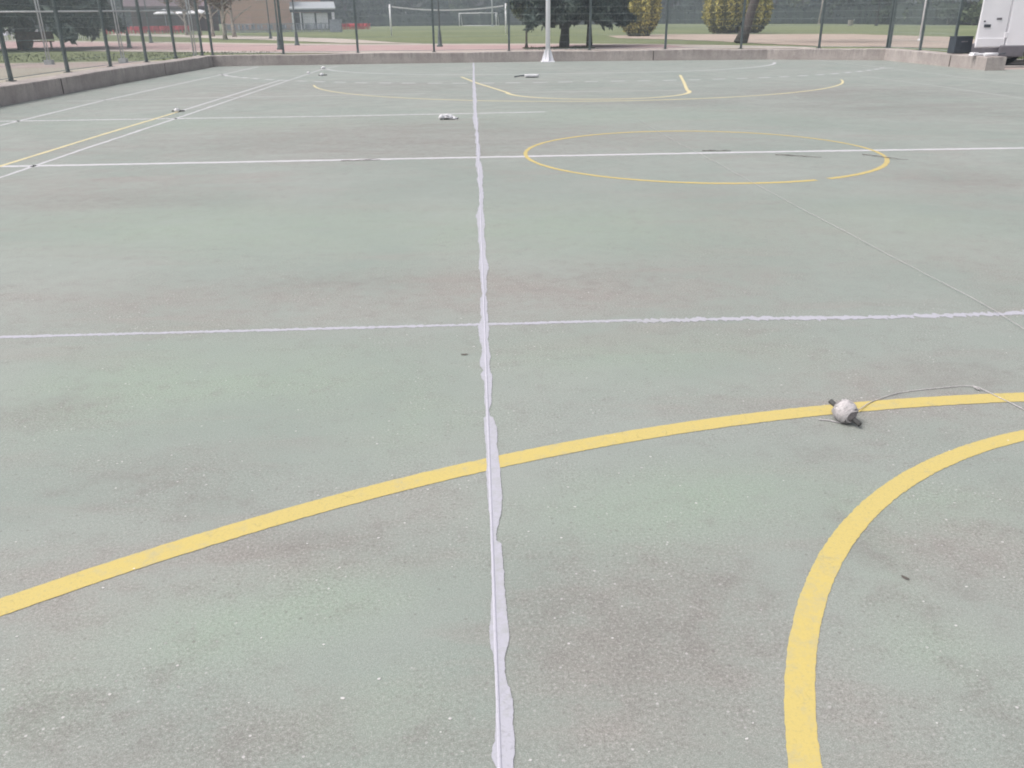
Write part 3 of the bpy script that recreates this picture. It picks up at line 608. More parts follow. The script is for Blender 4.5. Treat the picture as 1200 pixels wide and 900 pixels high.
# ---- trees behind the hedge and the buildings: direction (ux,uy) from the camera and distance
CX, CY = -2.35, -9.0
DIRS = {-60: (-.493, .87), 20: (-.443, .896), 100: (-.389, .921), 180: (-.33, .944), 260: (-.266, .964), 340: (-.198, .98), 420: (-.127, .992), 500: (-.053, .999), 580: (.022, 1.0), 660: (.097, .995), 740: (.171, .985), 820: (.242, .97), 900: (.31, .951), 980: (.375, .927), 1060: (.434, .901), 1140: (.489, .872), 1220: (.539, .843), 1300: (.585, .81)}
DK = sorted(DIRS)
def at(px, d):
    ux = np.interp(px, DK, [DIRS[k][0] for k in DK]); uy = np.interp(px, DK, [DIRS[k][1] for k in DK]); return CX+ux*d, CY+uy*d
BT = 'trees standing behind the long far hedge'
LT = 'trees closing the view behind the brick building'
tA = make_broad('tall dull green tree with a full crown behind the long hedge', BT, 13, 5.2, 1.2, 'broadleaf', 22, 230, .62)
tB = make_broad('tall dull green tree with a full crown behind the long hedge', BT, 11, 4.6, 1.0, 'broadleaf_light', 18, 220, .6)
tC = make_conifer('dark pointed conifer behind the long hedge', BT, 13, 4.0, .6, 13, 'conifer', .5, .25, .55)
protos = [tA, tB, tC]; used = [0, 0, 0]
labs = ['tall dull green tree with a full crown behind the long hedge', 'light green tree with a full crown behind the long hedge', 'dark pointed conifer behind the long hedge']
labsL = ['tall dull green tree behind the brick building and terrace', 'light green tree behind the brick building and terrace', 'dark pointed conifer behind the brick building and terrace']
def put(k, px, d, sc=1.0, left=False):
    o = protos[k] if not used[k] else copy_tree(protos[k]); used[k] = 1
    x, y = at(px, d); o.location = (x, y, 0); o.rotation_euler = (0, 0, random.uniform(0, 6.28)); o.scale = (sc, sc, sc*random.uniform(.9, 1.1))
    o['label'] = (labsL if left else labs)[k]; o['group'] = LT if left else BT
seq = [(2, 425, 262), (0, 452, 258), (0, 485, 262), (2, 512, 255), (1, 530, 266), (0, 556, 252), (2, 583, 250), (0, 612, 246), (0, 640, 244), (2, 668, 240), (0, 697, 238), (1, 728, 242), (2, 756, 232), (0, 784, 234), (2, 812, 228), (0, 842, 226), (1, 874, 214), (0, 905, 202), (1, 935, 192), (2, 958, 184), (0, 985, 176), (2, 1012, 168), (0, 1040, 156), (1, 1072, 150), (0, 1106, 140), (1, 1136, 136), (2, 1168, 130), (0, 1205, 124), (1, 1245, 118)]
for k, px, d in seq: put(k, px, d, d/235*.95+.05)
for k, px, d in [(0, -70, 190), (2, -35, 185), (0, 0, 195), (1, 35, 205), (2, 65, 198), (0, 95, 215), (0, 130, 220), (2, 160, 232), (0, 190, 238), (1, 222, 236), (0, 255, 232), (2, 290, 236), (0, 325, 238), (0, 362, 240), (2, 386, 236), (0, 408, 244)]: put(k, px, d, 1.0, True)

# ---- nearer trees
tl = make_conifer('big dark low-branched conifer behind the left fence with a bench beside its trunk', None, 11, 5.6, 1.35, 14, 'conifer', .26, .26, 1.0)
tl.location = (-28.5, 44.8, 0)
tc = make_conifer('big dark drooping conifer with thick trunk just right of the white pole', None, 10, 2.5, 1.45, 14, 'conifer', .15, .19, 1.3)
tc.location = (2.04, 35.7, 0); tc.rotation_euler = (0, 0, .6)
tc2 = make_conifer('second dark conifer behind the thick-trunked one, reaching towards the golden shrub', None, 9, 1.9, 1.5, 13, 'conifer', .16, .12, 1.2)
tc2.location = (*at(690, 48), 0)
# sapling
sp_ = empty('sapling', (0.18, 35.78, 0), 0, 'slender young tree with a small light crown just left of the white pole', 'tree')
m_ = MB(); m_.tube([(0, 0, -.05), (0, 0, .25), (.01, 0, 1.3), (0, .02, 2.1)], [.11, .05, .035, .015], 8); m_.build('trunk', M['bark'], sp_)
m_ = MB()
for k in range(11): leaves(m_, blob(90, (random.uniform(-.65, .65), random.uniform(-.5, .5), 1.3+random.uniform(0, .8)), (.32, .32, .2), .2), .075)
m_.build('crown', M['broadleaf_light'], sp_, fix=False)
# leaning trunk
lt = empty('leaning_tree', (12.36, 40.88, 0), 0, 'leaning thick tree trunk in front of the wide golden shrub', 'tree')
m_ = MB(); trunk(m_, 7, .27, .16, (2.0, .3), limbs=6, lr=2.5, zl=.6); m_.build('trunk', M['bark'], lt)
m_ = MB()
for k in range(14):
    leaves(m_, blob(200, (2.1+random.uniform(-2.2, 2.2), random.uniform(-2.2, 2.2), random.uniform(5, 8.5)), (1.1, 1.1, .8), .3), .2)
m_.build('crown', M['conifer'], lt, fix=False)
# golden shrubs
def golden(loc, h, r, label, lobes):
    root = empty('golden_shrub', loc, 0, label, 'shrub')
    m_ = MB(); dk = MB()
    for (ox, oy, rr, hh) in lobes:
        n = int(3400*rr*hh/4.5); z = RNG.uniform(.0, 1, n); A = RNG.uniform(0, 6.28, n)
        prof = (np.clip(.78+z*1.2, 0, 1))*np.clip(1-((z-.45)/.62)**2*.75, .05, 1)
        # upright flame-like tufts: radius ripples with the angle
        rad = rr*prof*(.86+.14*np.sin(A*9+z*3)+RNG.normal(0, .045, n))*RNG.uniform(.8, 1.02, n)**.5
        P_ = np.stack([ox+rad*np.cos(A), oy+rad*np.sin(A), z*hh], 1)
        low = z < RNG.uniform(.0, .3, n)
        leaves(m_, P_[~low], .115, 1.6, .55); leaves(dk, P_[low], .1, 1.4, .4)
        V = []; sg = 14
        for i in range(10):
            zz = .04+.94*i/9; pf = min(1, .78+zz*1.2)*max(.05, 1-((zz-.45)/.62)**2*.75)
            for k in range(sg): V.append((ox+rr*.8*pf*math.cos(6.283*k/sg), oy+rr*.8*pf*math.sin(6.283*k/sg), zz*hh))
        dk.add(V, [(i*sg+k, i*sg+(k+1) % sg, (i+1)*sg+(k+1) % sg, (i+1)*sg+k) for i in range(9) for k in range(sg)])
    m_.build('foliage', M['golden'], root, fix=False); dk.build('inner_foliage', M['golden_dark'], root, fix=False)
    m_ = MB(); m_.tube([(0, 0, -.05), (0, 0, h*.6)], [.12, .05], 8); m_.build('stem', M['bark'], root); return root
golden((10.72, 63.6, 0), 4.4, 1.75, 'rounded golden-leaved shrub standing alone right of the dark conifer', [(0, 0, 1.75, 4.4)])
golden((20.6, 70.5, 0), 4.6, 2.0, 'wide golden shrub with a low middle coloured as in shade behind the leaning trunk', [(-1.3, 0, 1.75, 4.6), (1.35, .5, 1.8, 4.4), (.1, .9, 1.5, 4.9)])

# pale slim trees by the footpath on the left
pt = make_broad('pale slim trunk tree with bronze buds beside the footpath left of the brick wall', 'pale trees by the brick building', 7, 2.3, 2.9, 'bronze', 12, 90, .22, .17, 'bark_pale')
pt.location = (-26.5, 83.8, 0)
for x, y, s in ((-23.7, 70.0, .9), (-29.9, 88.4, 1.0), (-33.5, 96, 1.05), (-36.5, 101, 1.0)):
    o = copy_tree(pt); o.location = (x, y, 0); o.rotation_euler = (0, 0, random.uniform(0, 6)); o.scale = (s, s, s)
dt = make_broad('slim dark bare trunk of a young tree standing at the far hedge on the right', None, 6, 1.6, 2.8, 'broadleaf', 10, 120, .25, .16, 'bark_dark')
dt.location = (53.3, 116, 0)

# ---- lamp posts with flared bases
lp = empty('lamp_post', (-4.26, 40.5, 0), 0, 'dark green lamp post with flared base beyond the path left of the white pole', 'lamp post')
m_ = MB(); m_.lathe([(.16, -.03), (.17, .05), (.12, .1), (.105, .45), (.07, .8), (.055, .85), (.05, 1.0), (.042, 2.6), (.036, 3.5)], seg=14); m_.build('post', M['steel_green'], lp)
m_ = MB(); m_.lathe([(.05, 3.5), (.13, 3.55), (.19, 3.95), (.2, 4.0)], seg=10); m_.build('lantern', M['panel_white'], lp)
m_ = MB(); m_.lathe([(.22, 4.0), (.2, 4.06), (.06, 4.2), (.02, 4.28)], seg=10); m_.build('cap', M['steel_green'], lp)
for x, y, l in ((-13.2, 47.0, 'dark lamp post with wide flared base in front of the conservatory'), (-12.5, 38.7, 'dark lamp post nearest the far fence in front of the brick wall'), (-22.8, 45.7, 'dark lamp post with flared base on the red path behind the left fence'), (-26.4, 59.7, 'small dark lamp post beyond the red path behind the left fence'), (-20.2, 71.6, 'pale-topped lamp post on the lawn before the brick wall')):
    o = copy_tree(lp); o.location = (x, y, 0); o['label'] = l

# ---------------------------------------------------------------- lawn things
vn = empty('volleyball_net', (-4.8, 78.8, 0), math.atan2(1.2, 10.9), 'volleyball net with white top tape strung between two white posts on the lawn', 'net')
for s in (-5.5, 5.5):
    m_ = MB(); m_.tube([(s, 0, 0), (s, 0, 2.72)], .07, 10); m_.build('post', M['white_paint'], vn)
m_ = MB(); n = 24
for i in range(n):
    x0, x1 = -5.3+10.6*i/n, -5.3+10.6*(i+1)/n; z0_, z1_ = [2.52-.34*(1-(x/5.3)**2) for x in (x0, x1)]
    m_.add([(x0, -.006, z0_-.06), (x1, -.006, z1_-.06), (x1, -.006, z1_+.06), (x0, -.006, z0_+.06), (x0, .006, z0_-.06), (x1, .006, z1_-.06), (x1, .006, z1_+.06), (x0, .006, z0_+.06)], [(0, 1, 2, 3), (7, 6, 5, 4), (3, 2, 6, 7), (0, 4, 5, 1)])
m_.build('top_tape', M['plastic_white'], vn)
def goal(loc, rz, wd, h, label):
    root = empty('football_goal', loc, rz, label, 'goal')
    m_ = MB(); m_.tube([(-wd/2, 0, 0), (-wd/2, 0, h)], .07, 8); m_.build('goalpost', M['white_paint'], root)
    m_ = MB(); m_.tube([(wd/2, 0, 0), (wd/2, 0, h)], .07, 8); m_.build('goalpost', M['white_paint'], root)
    m_ = MB(); m_.tube([(-wd/2-.05, 0, h), (wd/2+.05, 0, h)], .07, 8); m_.build('crossbar', M['white_paint'], root)
    for s in (-1, 1):
        m_ = MB(); m_.tube([(s*wd/2, 0, h), (s*wd/2, 1.0, h), (s*wd/2, 1.9, 0)], .05, 6); m_.build('stay', M['white_paint'], root)
    m_ = MB(); m_.tube([(-wd/2, 1.9, .05), (wd/2, 1.9, .05)], .05, 6); m_.build('ground_bar', M['white_paint'], root)
    return root
goal((-1.6, 207, 0), -.35, 9.2, 2.75, 'white football goal in front of the hedge behind the volleyball net')
goal((44, 158, 0), -1.3, 7.3, 2.7, 'white football goal half hidden behind the wide golden shrub')
def wpole(name, loc, h, r, label, mat='white_paint', lean=0):
    m_ = MB(); m_.tube([(0, 0, -.05), (lean*.5, 0, h*.5), (lean, 0, h)], [r*1.25, r, r*.8], 10); m_.lathe([(r*2.2, -.03), (r*2.2, .04), (r*1.4, .1)], seg=10)
    m_.lathe([(r*.9, h), (r*.6, h+r*.8), (r*.1, h+r)], (lean, 0, 0), 10)
    o = m_.build(name, M[mat]); o.location = loc; return tag(o, label, 'pole')
wpole('white_post', (22.4, 40.8, 0), 5.2, .05, 'tall thin white pole on the sandy area left of the black box')
wpole('grey_post', (1.4, 184, 0), 8, .14, 'tall grey pole in front of the far football goal', 'galv')
wpole('white_post', (-20.5, 236, 0), 3.3, .13, 'short pale post before the hedge seen through the volleyball net', 'galv')
wpole('white_post', (63, 161-14, 0), 7, .1, 'thin pale pole rising before the hedge on the right', 'white_paint')
wpole('birch_trunk', (58.5, 163-12, 0), 5.4, .13, 'crooked white birch-like trunk before the hedge right of the wide golden shrub', 'bark_pale', .3)
lb = empty('litter_bin', (51.2, 119.8, 0), .3, 'pale grey litter bin standing alone on the far right lawn', 'litter bin')
m_ = MB(); m_.lathe([(.3, 0), (.36, .1), (.4, .7), (.42, .74), (.38, .74), (.34, .3)], seg=14); m_.build('drum', M['concrete_light'], lb)
m_ = MB(); m_.tube([(.4, 0, .55), (.62, 0, .82)], .04, 6); m_.build('arm', M['galv'], lb)
bn = empty('park_bench', (-27.1, 43.4, 0), .35, 'brown park bench beside the big conifer trunk behind the left fence', 'bench')
m_ = MB(); m_.box((0, 0, .44), (1.9, .42, .05)); m_.build('seat', M['wood'], bn)
m_ = MB(); m_.box((0, .25, .74), (1.9, .05, .42), 0, 1, -.2); m_.build('backrest', M['wood'], bn)
for s in (-.75, .75):
    m_ = MB(); m_.box((s, 0, .21), (.07, .42, .42)); m_.build('leg', M['wood'], bn)

# ---------------------------------------------------------------- buildings
def hwin(root, x, y, z, w_, h_):
    f = MB()
    for dx, dz, sx_, sz_ in ((-w_/2, 0, .1, h_+.1), (w_/2, 0, .1, h_+.1), (0, h_/2, w_-.1, .1), (0, -h_/2, w_-.1, .1), (0, 0, .06, h_-.1)): f.box((x+dx, y-.05, z+dz), (sx_, .1, sz_))
    fo = f.build('window', M['panel_white'], root); g_ = MB(); g_.box((x, y-.02, z), (w_-.12, .03, h_-.12)); g_.build('pane', M['dark_glass'], fo)
bm_, t, b = newmat('brick_wall'); v = coords(t)
br = nd(t, 'ShaderNodeTexBrick'); br.inputs['Scale'].default_value = 1.0; br.inputs['Color1'].default_value = (0.50, .30, .22, 1); br.inputs['Color2'].default_value = (.58, .37, .28, 1); br.inputs['Mortar'].default_value = (.5, .42, .38, 1)
br.inputs['Brick Width'].default_value = .25; br.inputs['Row Height'].default_value = .075; br.inputs['Mortar Size'].default_value = .01
rot = nd(t, 'ShaderNodeMapping'); rot.inputs['Rotation'].default_value = (math.pi/2, 0, 0); t.links.new(v, rot.inputs[0]); t.links.new(rot.outputs[0], br.inputs['Vector'])
c = mix(t, noise(t, v, .35, 4), br.outputs['Color'], (.48, .31, .24)); t.links.new(c, b.inputs['Base Color']); b.inputs['Roughness'].default_value = .9
M['brick'] = bm_
# building frame: local x runs to the right along the facade, facade at local y = 0
bx0, by0 = at(264, 168); bx1, by1 = at(345, 168); ang = math.atan2(by1-by0, bx1-bx0); LB = math.hypot(bx1-bx0, by1-by0)
bb = empty('brick_building', (bx0, by0, 0), ang, 'two-storey reddish brick building with flat parapet behind the grey railing', 'building')
m_ = MB(); m_.box((LB/2, 5, 3.6), (LB, 10, 7.2)); m_.build('wall', M['brick'], bb)
m_ = MB(); m_.box((LB/2, 5, 7.33), (LB+.5, 10.5, .26)); m_.build('roof', M['concrete_light'], bb)
for x in (1.6, 4.6): 
    m_ = MB(); m_.box((x, -.06, 1.35), (1.0, .1, 2.7)); m_.build('pilaster', M['pink_wall'], bb)
for x in (3.0, 7.0, 11.0): hwin(bb, x, -.0, 5.6, 1.8, 1.4)
for x in (9.0, 12.2):
    m_ = MB(); m_.box((x, -.06, 1.7), (1.4, .1, .9)); m_.build('panel', M['pink_wall'], bb)
cx0, cy0 = at(346, 166); cx1, cy1 = at(395, 166); LC = math.hypot(cx1-cx0, cy1-cy0)
cv = empty('conservatory', (cx0, cy0, 0), ang-.05, 'single-storey glazed annex with pale sloping roof and white corner column', 'building')
m_ = MB(); m_.box((LC/2, 3.2, 1.4), (LC, 6, 2.8)); m_.build('wall', M['dark_glass'], cv)
m_ = MB(); m_.prism([(-.6, 3.45), (-.6, 3.25), (7, 4.4), (7, 4.65)], 'x', -.3, LC+.3); m_.build('roof', M['galv'], cv)
m_ = MB(); m_.box((LC/2, -.3, 3.05), (LC+.4, .12, .42)); m_.build('fascia', M['black'], cv)
for x, w_ in ((.15, .35), (1.5, .22), (LC-.2, .5)):
    m_ = MB(); m_.box((x, -.25, 1.4), (w_, .3, 2.8)); m_.build('column', M['panel_white'], cv)
for x in (2.9, 5.2): 
    m_ = MB(); m_.box((x, .15, 1.4), (2.0, .12, 2.6)); m_.build('glazed_door', M['panel_white'], cv)
gx0, gy0 = at(331, 186); gbl = empty('gable_house', (gx0, gy0, 0), ang, 'salmon rendered house end showing above the glazed annex roof', 'building')
m_ = MB(); m_.box((4, 3, 3.4), (8.5, 6, 6.8)); m_.build('wall', M['pink_wall'], gbl); m_ = MB(); m_.prism([(-.6, 6.8), (6.6, 6.8), (3, 9.2)], 'x', -.6, 8.7); m_.build('roof', M['roof_purple'], gbl)
# low cafe pavilion at the left
px0, py0 = at(160, 170); px1, py1 = at(262, 170); LP = math.hypot(px1-px0, py1-py0)
pv = empty('cafe_pavilion', (px0, py0, 0), math.atan2(py1-py0, px1-px0), 'long low pavilion with purple-brown roof and open dark front behind the red chairs', 'building')
m_ = MB(); m_.box((LP/2, 7, 1.9), (LP, 6, 3.8)); m_.build('wall', M['wood'], pv)
m_ = MB(); m_.prism([(-1.5, 3.7), (11, 3.7), (11, 4.1), (5, 6.6), (-1.5, 4.0)], 'x', -.8, LP+.8); m_.build('roof', M['roof_purple'], pv)
for k in range(8):
    m_ = MB(); m_.box((.3+(LP-.6)*k/7, -.9, 1.85), (.2, .2, 3.7)); m_.build('post', M['wood'], pv)
for px, d in ((200, 150), (222, 152), (238, 149)):
    x, y = at(px, d); u = empty('parasol', (x, y, 0), 0, 'white café parasol open over the red chairs', 'parasol', 'white parasols on the café terrace')
    m_ = MB(); m_.tube([(0, 0, 0), (0, 0, 3.2)], .05, 6); m_.build('pole', M['galv'], u)
    m_ = MB(); m_.lathe([(1.7, 2.55), (1.68, 2.7), (.9, 3.05), (.08, 3.3)], seg=8); m_.build('canopy', M['plastic_white'], u)

# ---- chairs of the cafe terrace (each one an object; a few pixels each)
def chair_mesh(mat):
    m_ = MB()
    m_.box((0, 0, .45), (.48, .46, .05)); m_.box((0, .22, .72), (.48, .045, .5), 0, 1, -.15)
    for x in (-.2, .2):
        for y in (-.19, .19): m_.box((x, y, .22), (.045, .045, .44))
        m_.box((x*1.15, 0, .66), (.05, .44, .04))
    return m_.build('cafe_chair', mat)
def row(mat, spots, label, group):
    c0 = chair_mesh(mat)
    for i, (x, y, a_) in enumerate(spots):
        o = c0 if i == 0 else c0.copy()
        if i: COL.objects.link(o)
        o.location = (x, y, 0); o.rotation_euler = (0, 0, a_); tag(o, label, 'chair', group)
sp = [(*at(px, d), random.uniform(0, 6)) for px in np.arange(127, 226, 4.2) for d in (138+random.uniform(-5, 5), 147)]
row(M['red_plastic'], sp, 'red plastic café chair standing in front of the pavilion', 'red chairs before the pavilion')
sp = [(*at(px, d), random.uniform(0, 6)) for px in np.arange(400, 434, 2.6) for d in (160, 164)]
row(M['red_plastic'], sp, 'red plastic café chair on the terrace right of the glazed annex', 'red chairs right of the annex')
sp = [(*at(px, d), random.uniform(0, 6)) for px in np.arange(272, 398, 4.4) for d in (130+random.uniform(-4, 4),)]
row(M['grey_metal'], sp, 'grey metal café chair behind the grey railing', 'grey chairs behind the railing')
sp = [(*at(px, 92+random.uniform(-6, 10)), random.uniform(0, 6)) for px in (3, 8, 15, 22, 33, 38, 44, 82, 90, 97, 104, 112)]
row(M['panel_white'], sp, 'white garden chair far behind the left fence', 'white garden chairs behind the left fence')
rl = empty('terrace_railing', (*at(268, 122), 0), 0, 'long grey metal railing along the terrace before the brick building', 'railing')
ex, ey = at(394, 126); sx0, sy0 = at(268, 122); LR = math.hypot(ex-sx0, ey-sy0); rl.rotation_euler = (0, 0, math.atan2(ey-sy0, ex-sx0))
m_ = MB(); m_.tube([(0, 0, 1.1), (LR, 0, 1.1)], .035, 6); m_.tube([(0, 0, .15), (LR, 0, .15)], .03, 6); m_.build('rail', M['grey_metal'], rl)
m_ = MB()
for i in range(int(LR/.14)): m_.box((.1+.14*i, 0, .62), (.03, .03, .92))
m_.build('balusters', M['grey_metal'], rl)
for i in range(9):
    m_ = MB(); m_.box((LR*i/8, 0, .6), (.09, .09, 1.2)); m_.build('post', M['grey_metal'], rl)
cb = MB(); cb.box((0, 0, .75), (1.5, .8, 1.5)); cb.box((0, 0, 1.53), (1.6, .9, .06)); o = cb.build('cabinet', M['grey_metal'], bevel=.03); o.location = (*at(396, 124), 0)
tag(o, 'grey utility cabinet at the right end of the terrace railing', 'cabinet')

# ---------------------------------------------------------------- van at the right edge
vr = empty('delivery_van', (11.74, 14.62, 0), -.12, 'white panel van parked on the road at the right with a rear door open', 'van')
VL, VW, VH = 5.5, 2.0, 2.45
prof = [(0, .52), (.02, 2.3), (.12, 2.44), (.6, 2.48), (3.6, 2.46), (4.1, 2.36), (4.75, 1.55), (5.35, 1.25), (5.48, .95), (5.46, .42), (5.02, .36)]
def arch(cx, r=.42, z=.36, n=8): return [(cx+r*math.cos(math.pi*i/n), z+r*math.sin(math.pi*i/n)*.98) for i in range(n+1)]
prof = prof[:-1]+[(4.95, .36)]+arch(4.45)+arch(.93)+[(.42, .5)]
m_ = MB()
n = len(prof); V = []
for yy_, ins in ((0.0, 0.0), (VW, 0.0)):
    for x, z in prof: V.append((x, yy_+(.10*max(0, (z-1.1)/1.35) if yy_ == 0 else -.10*max(0, (z-1.1)/1.35)), z))
m_.add(V, [(i, (i+1) % n, n+(i+1) % n, n+i) for i in range(n)]+[tuple(range(n))[::-1], tuple(range(n, 2*n))])
m_.build('body', M['van_white'], vr, bevel=.02)
m_ = MB(); m_.box((-.004, VW/2, 1.4), (.02, VW-.36, 1.75)); m_.build('rear_opening_shade', M['black'], vr)  # black sheet on the closed body paints the dark of the load space
m_ = MB(); m_.box((1.9, -.002, 1.0), (2.6, .03, .07)); m_.build('side_moulding', M['van_white'], vr, bevel=.01)
m_ = MB(); m_.box((.18, VW/2, .40), (.66, VW+.06, .30)); m_.build('bumper', M['grey_plastic'], vr, bevel=.04)
m_ = MB(); m_.prism([(3.65, 1.5), (4.62, 1.5), (4.05, 2.15), (3.65, 2.2)], 'y', .035, .055); m_.build('side_window', M['dark_glass'], vr)
for i, (cx_, cy_) in enumerate(((.93, .02), (4.45, .02), (.93, VW-.24), (4.45, VW-.24))):
    wh = empty('wheel', (0, 0, 0)); wh.parent = vr; wh.location = (cx_, cy_, .325)
    ty = MB(); pr_ = [(.2, 0), (.29, 0), (.325, .03), (.33, .11), (.325, .19), (.29, .22), (.2, .22)]; sg = 24; V = []
    for r, y in pr_:
        for k in range(sg): V.append((r*math.cos(6.2832*k/sg), y, r*math.sin(6.2832*k/sg)))
    ty.add(V, [(i_*sg+k, i_*sg+(k+1) % sg, (i_+1)*sg+(k+1) % sg, (i_+1)*sg+k) for i_ in range(6) for k in range(sg)], True)
    ty.build('tyre', M['rubber'], wh)
    rm = MB(); V = [(.2*math.cos(6.2832*k/sg), .03, .2*math.sin(6.2832*k/sg)) for k in range(sg)]+[(.09*math.cos(6.2832*k/sg), .0, .09*math.sin(6.2832*k/sg)) for k in range(sg)]+[(0, .0, 0)]
    V += [(.2*math.cos(6.2832*k/sg), .2, .2*math.sin(6.2832*k/sg)) for k in range(sg)]
    rm.add(V, [(k, (k+1) % sg, sg+(k+1) % sg, sg+k) for k in range(sg)]+[(sg+k, sg+(k+1) % sg, 2*sg) for k in range(sg)]+[(k, 2*sg+1+k, 2*sg+1+(k+1) % sg, (k+1) % sg) for k in range(sg)])
    rm.build('rim', M['galv'], wh)
m_ = MB(); m_.box((1.65, -.004, 1.42), (.012, .01, 1.5)); m_.box((3.2, -.004, 1.3), (.012, .01, 1.6)); m_.build('door_seam', M['grey_plastic'], vr)
m_ = MB(); m_.box((3.75, -.14, 1.62), (.12, .2, .26)); m_.build('wing_mirror', M['black'], vr, bevel=.03)
# open rear door, swung straight back in line with the van's side
m_ = MB(); m_.box((-.40, .06, 1.42), (.72, .06, 1.86)); dr = m_.build('rear_door', M['van_white'], vr, bevel=.02)
m_ = MB(); m_.box((-.40, .025, .62), (.715, .03, .22)); m_.build('door_skirt', M['van_white'], dr, bevel=.01)
m_ = MB(); m_.box((-.55, .022, 1.03), (.17, .03, .075)); m_.build('handle', M['black'], dr, bevel=.01)
m_ = MB(); m_.lathe([(.022, 0), (.022, .02)], (0, 0, 0), 10); o = m_.build('lock', M['black'], dr); o.rotation_euler = (math.pi/2, 0, 0); o.location = (-.64, .03, 1.14)
m_ = MB(); m_.box((-.28, .022, 1.2), (.13, .025, .05)); m_.build('latch', M['grey_plastic'], dr, bevel=.008)
for z in (.8, 2.1):
    m_ = MB(); m_.box((-.02, .03, z), (.09, .05, .14)); m_.build('hinge', M['van_white'], dr, bevel=.008)

# ---- things on the right wall
bk = empty('black_box', (10.88, 15.3, WT), .12, 'black rectangular box standing on the right wall between the fence posts', 'box')
m_ = MB(); m_.box((0, 0, .215), (.52, .3, .41), 0, .985); m_.build('case', M['black'], bk, bevel=.02)
m_ = MB(); m_.box((0, 0, .432), (.53, .31, .026)); m_.build('lid', M['black'], bk, bevel=.01)
m_ = MB(); m_.tube([(-.08, -.14, .3), (-.08, -.175, .31), (.08, -.175, .31), (.08, -.14, .3)], .01, 6); m_.build('handle', M['grey_plastic'], bk)
m_ = MB(); m_.box((0, 0, .03), (.62, .17, .05), 0, .9); m_.box((-.2, .0, .065), (.18, .14, .03), .2); o = m_.build('white_tray', M['plastic_white'], bevel=.012); o.location = (10.72, 13.95, WT); o.rotation_euler = (0, 0, .25); tag(o, 'flat white tray lying on the wall top beside the black box', 'tray')
pr2 = empty('paint_roller', (10.8, 13.5, WT), .1, 'white paint roller with dark handle lying on the very end of the wall', 'paint roller')
m_ = MB(); m_.tube([(-.24, 0, .045), (.12, 0, .045)], .042, 12); m_.build('sleeve', M['plastic_white'], pr2)
m_ = MB(); m_.tube([(.12, 0, .045), (.2, 0, .05), (.34, .02, .06)], [.01, .014, .018], 8); m_.build('handle', M['black'], pr2)

# ---------------------------------------------------------------- small things on the court
def ell_noise(m_, c, r, amp, seg=18, rings=12, sd=0):
    rg = np.random.default_rng(sd); V = []
    for i in range(rings+1):
        th = math.pi*i/rings
        for k in range(seg):
            ph = 2*math.pi*k/seg; s = 1+(amp*rg.normal() if 0 < i < rings else 0)
            V.append((c[0]+r[0]*s*math.sin(th)*math.cos(ph), c[1]+r[1]*s*math.sin(th)*math.sin(ph), c[2]+r[2]*s*math.cos(th)))
    m_.add(V, [(i*seg+k, (i+1)*seg+k, (i+1)*seg+(k+1) % seg, i*seg+(k+1) % seg) for i in range(rings) for k in range(seg)], True)
# string reel: white string wound in a ball on a dark stick
ra = math.atan2(-.15, .075)
sr = empty('string_reel', (-1.083, -6.365, 0), 0, 'ball of white string wound on a dark stick lying on the near yellow arc', 'string reel')
A0 = Vector((-.034, .062, .056)); A1 = Vector((.034, -.052, .015)); ax = (A1-A0).normalized(); mid = (A0+A1)*.5+Vector((0, .01, .012))
m_ = MB(); m_.tube([A0, A0*.6+A1*.4, A1], [.009, .009, .009], 12); m_.build('stick', M['stick'], sr, bevel=.002)
m_ = MB(); u = Vector((ax.y, -ax.x, 0)).normalized(); q = ax.cross(u)
cz = Vector((0.0, 0.006, .041))
def onball(th, ph, k=1.0):
    return cz+ax*(.046*math.cos(th)*k)+(u*math.cos(ph)+q*math.sin(ph))*(.0375*math.sin(th)*k)
V = []; sg, rg_ = 18, 12
for i in range(rg_+1):
    for k in range(sg): V.append(onball(math.pi*i/rg_, 6.2832*k/sg, .92))
mc = MB(); mc.add(V, [(i*sg+k, (i+1)*sg+k, (i+1)*sg+(k+1) % sg, i*sg+(k+1) % sg) for i in range(rg_) for k in range(sg)], True)
mc.build('inner_winding', M['string_core_shade'], sr); m5 = MB()
for k in range(46):                                   # crossing turns of string
    tilt = random.uniform(-.75, .75); off = random.uniform(-.55, .55); ph0 = random.uniform(0, 6.28); pts = []
    for i in range(25):
        ph = 6.2832*i/24; th = math.pi/2+off*.8+tilt*math.sin(ph+ph0)
        th = min(max(th, .25), math.pi-.25); pts.append(onball(th, ph, .99+random.uniform(-.02, .05)))
    (m5 if k % 2 == 0 else m_).tube(pts, .0026, 5, cap=False)
m_.build('string_ball', M['string'], sr); m5.build('dirty_turns', M['string_grey'], sr)
m_ = MB()
O = Vector((-1.083, -6.365, 0))
cord = [(-1.03, -6.31, .03), (-1.0, -6.29, .012), (-0.93, -6.22, .004), (-0.85, -6.17, .003), (-0.79, -6.14, .003), (-0.72, -6.12, .003), (-0.6, -6.1, .003), (-0.5, -6.09, .004), (-0.47, -6.11, .009), (-0.445, -6.15, .004), (-0.43, -6.2, .003), (-0.41, -6.27, .003), (-0.38, -6.40, .003), (-.30, -6.55, .003), (-.15, -6.62, .003), (.0, -6.5, .003)]
def smooth(pts, k=5):
    pts = [Vector(p) for p in pts]; out = []
    for i in range(len(pts)-1):
        p0, p1, p2, p3 = pts[max(i-1, 0)], pts[i], pts[i+1], pts[min(i+2, len(pts)-1)]
        for j in range(k):
            s = j/k; out.append(.5*((2*p1)+(p2-p0)*s+(2*p0-5*p1+4*p2-p3)*s*s+(3*p1-p0-3*p2+p3)*s**3))
    return out+[pts[-1]]
lift = Vector((0, 0, .001))
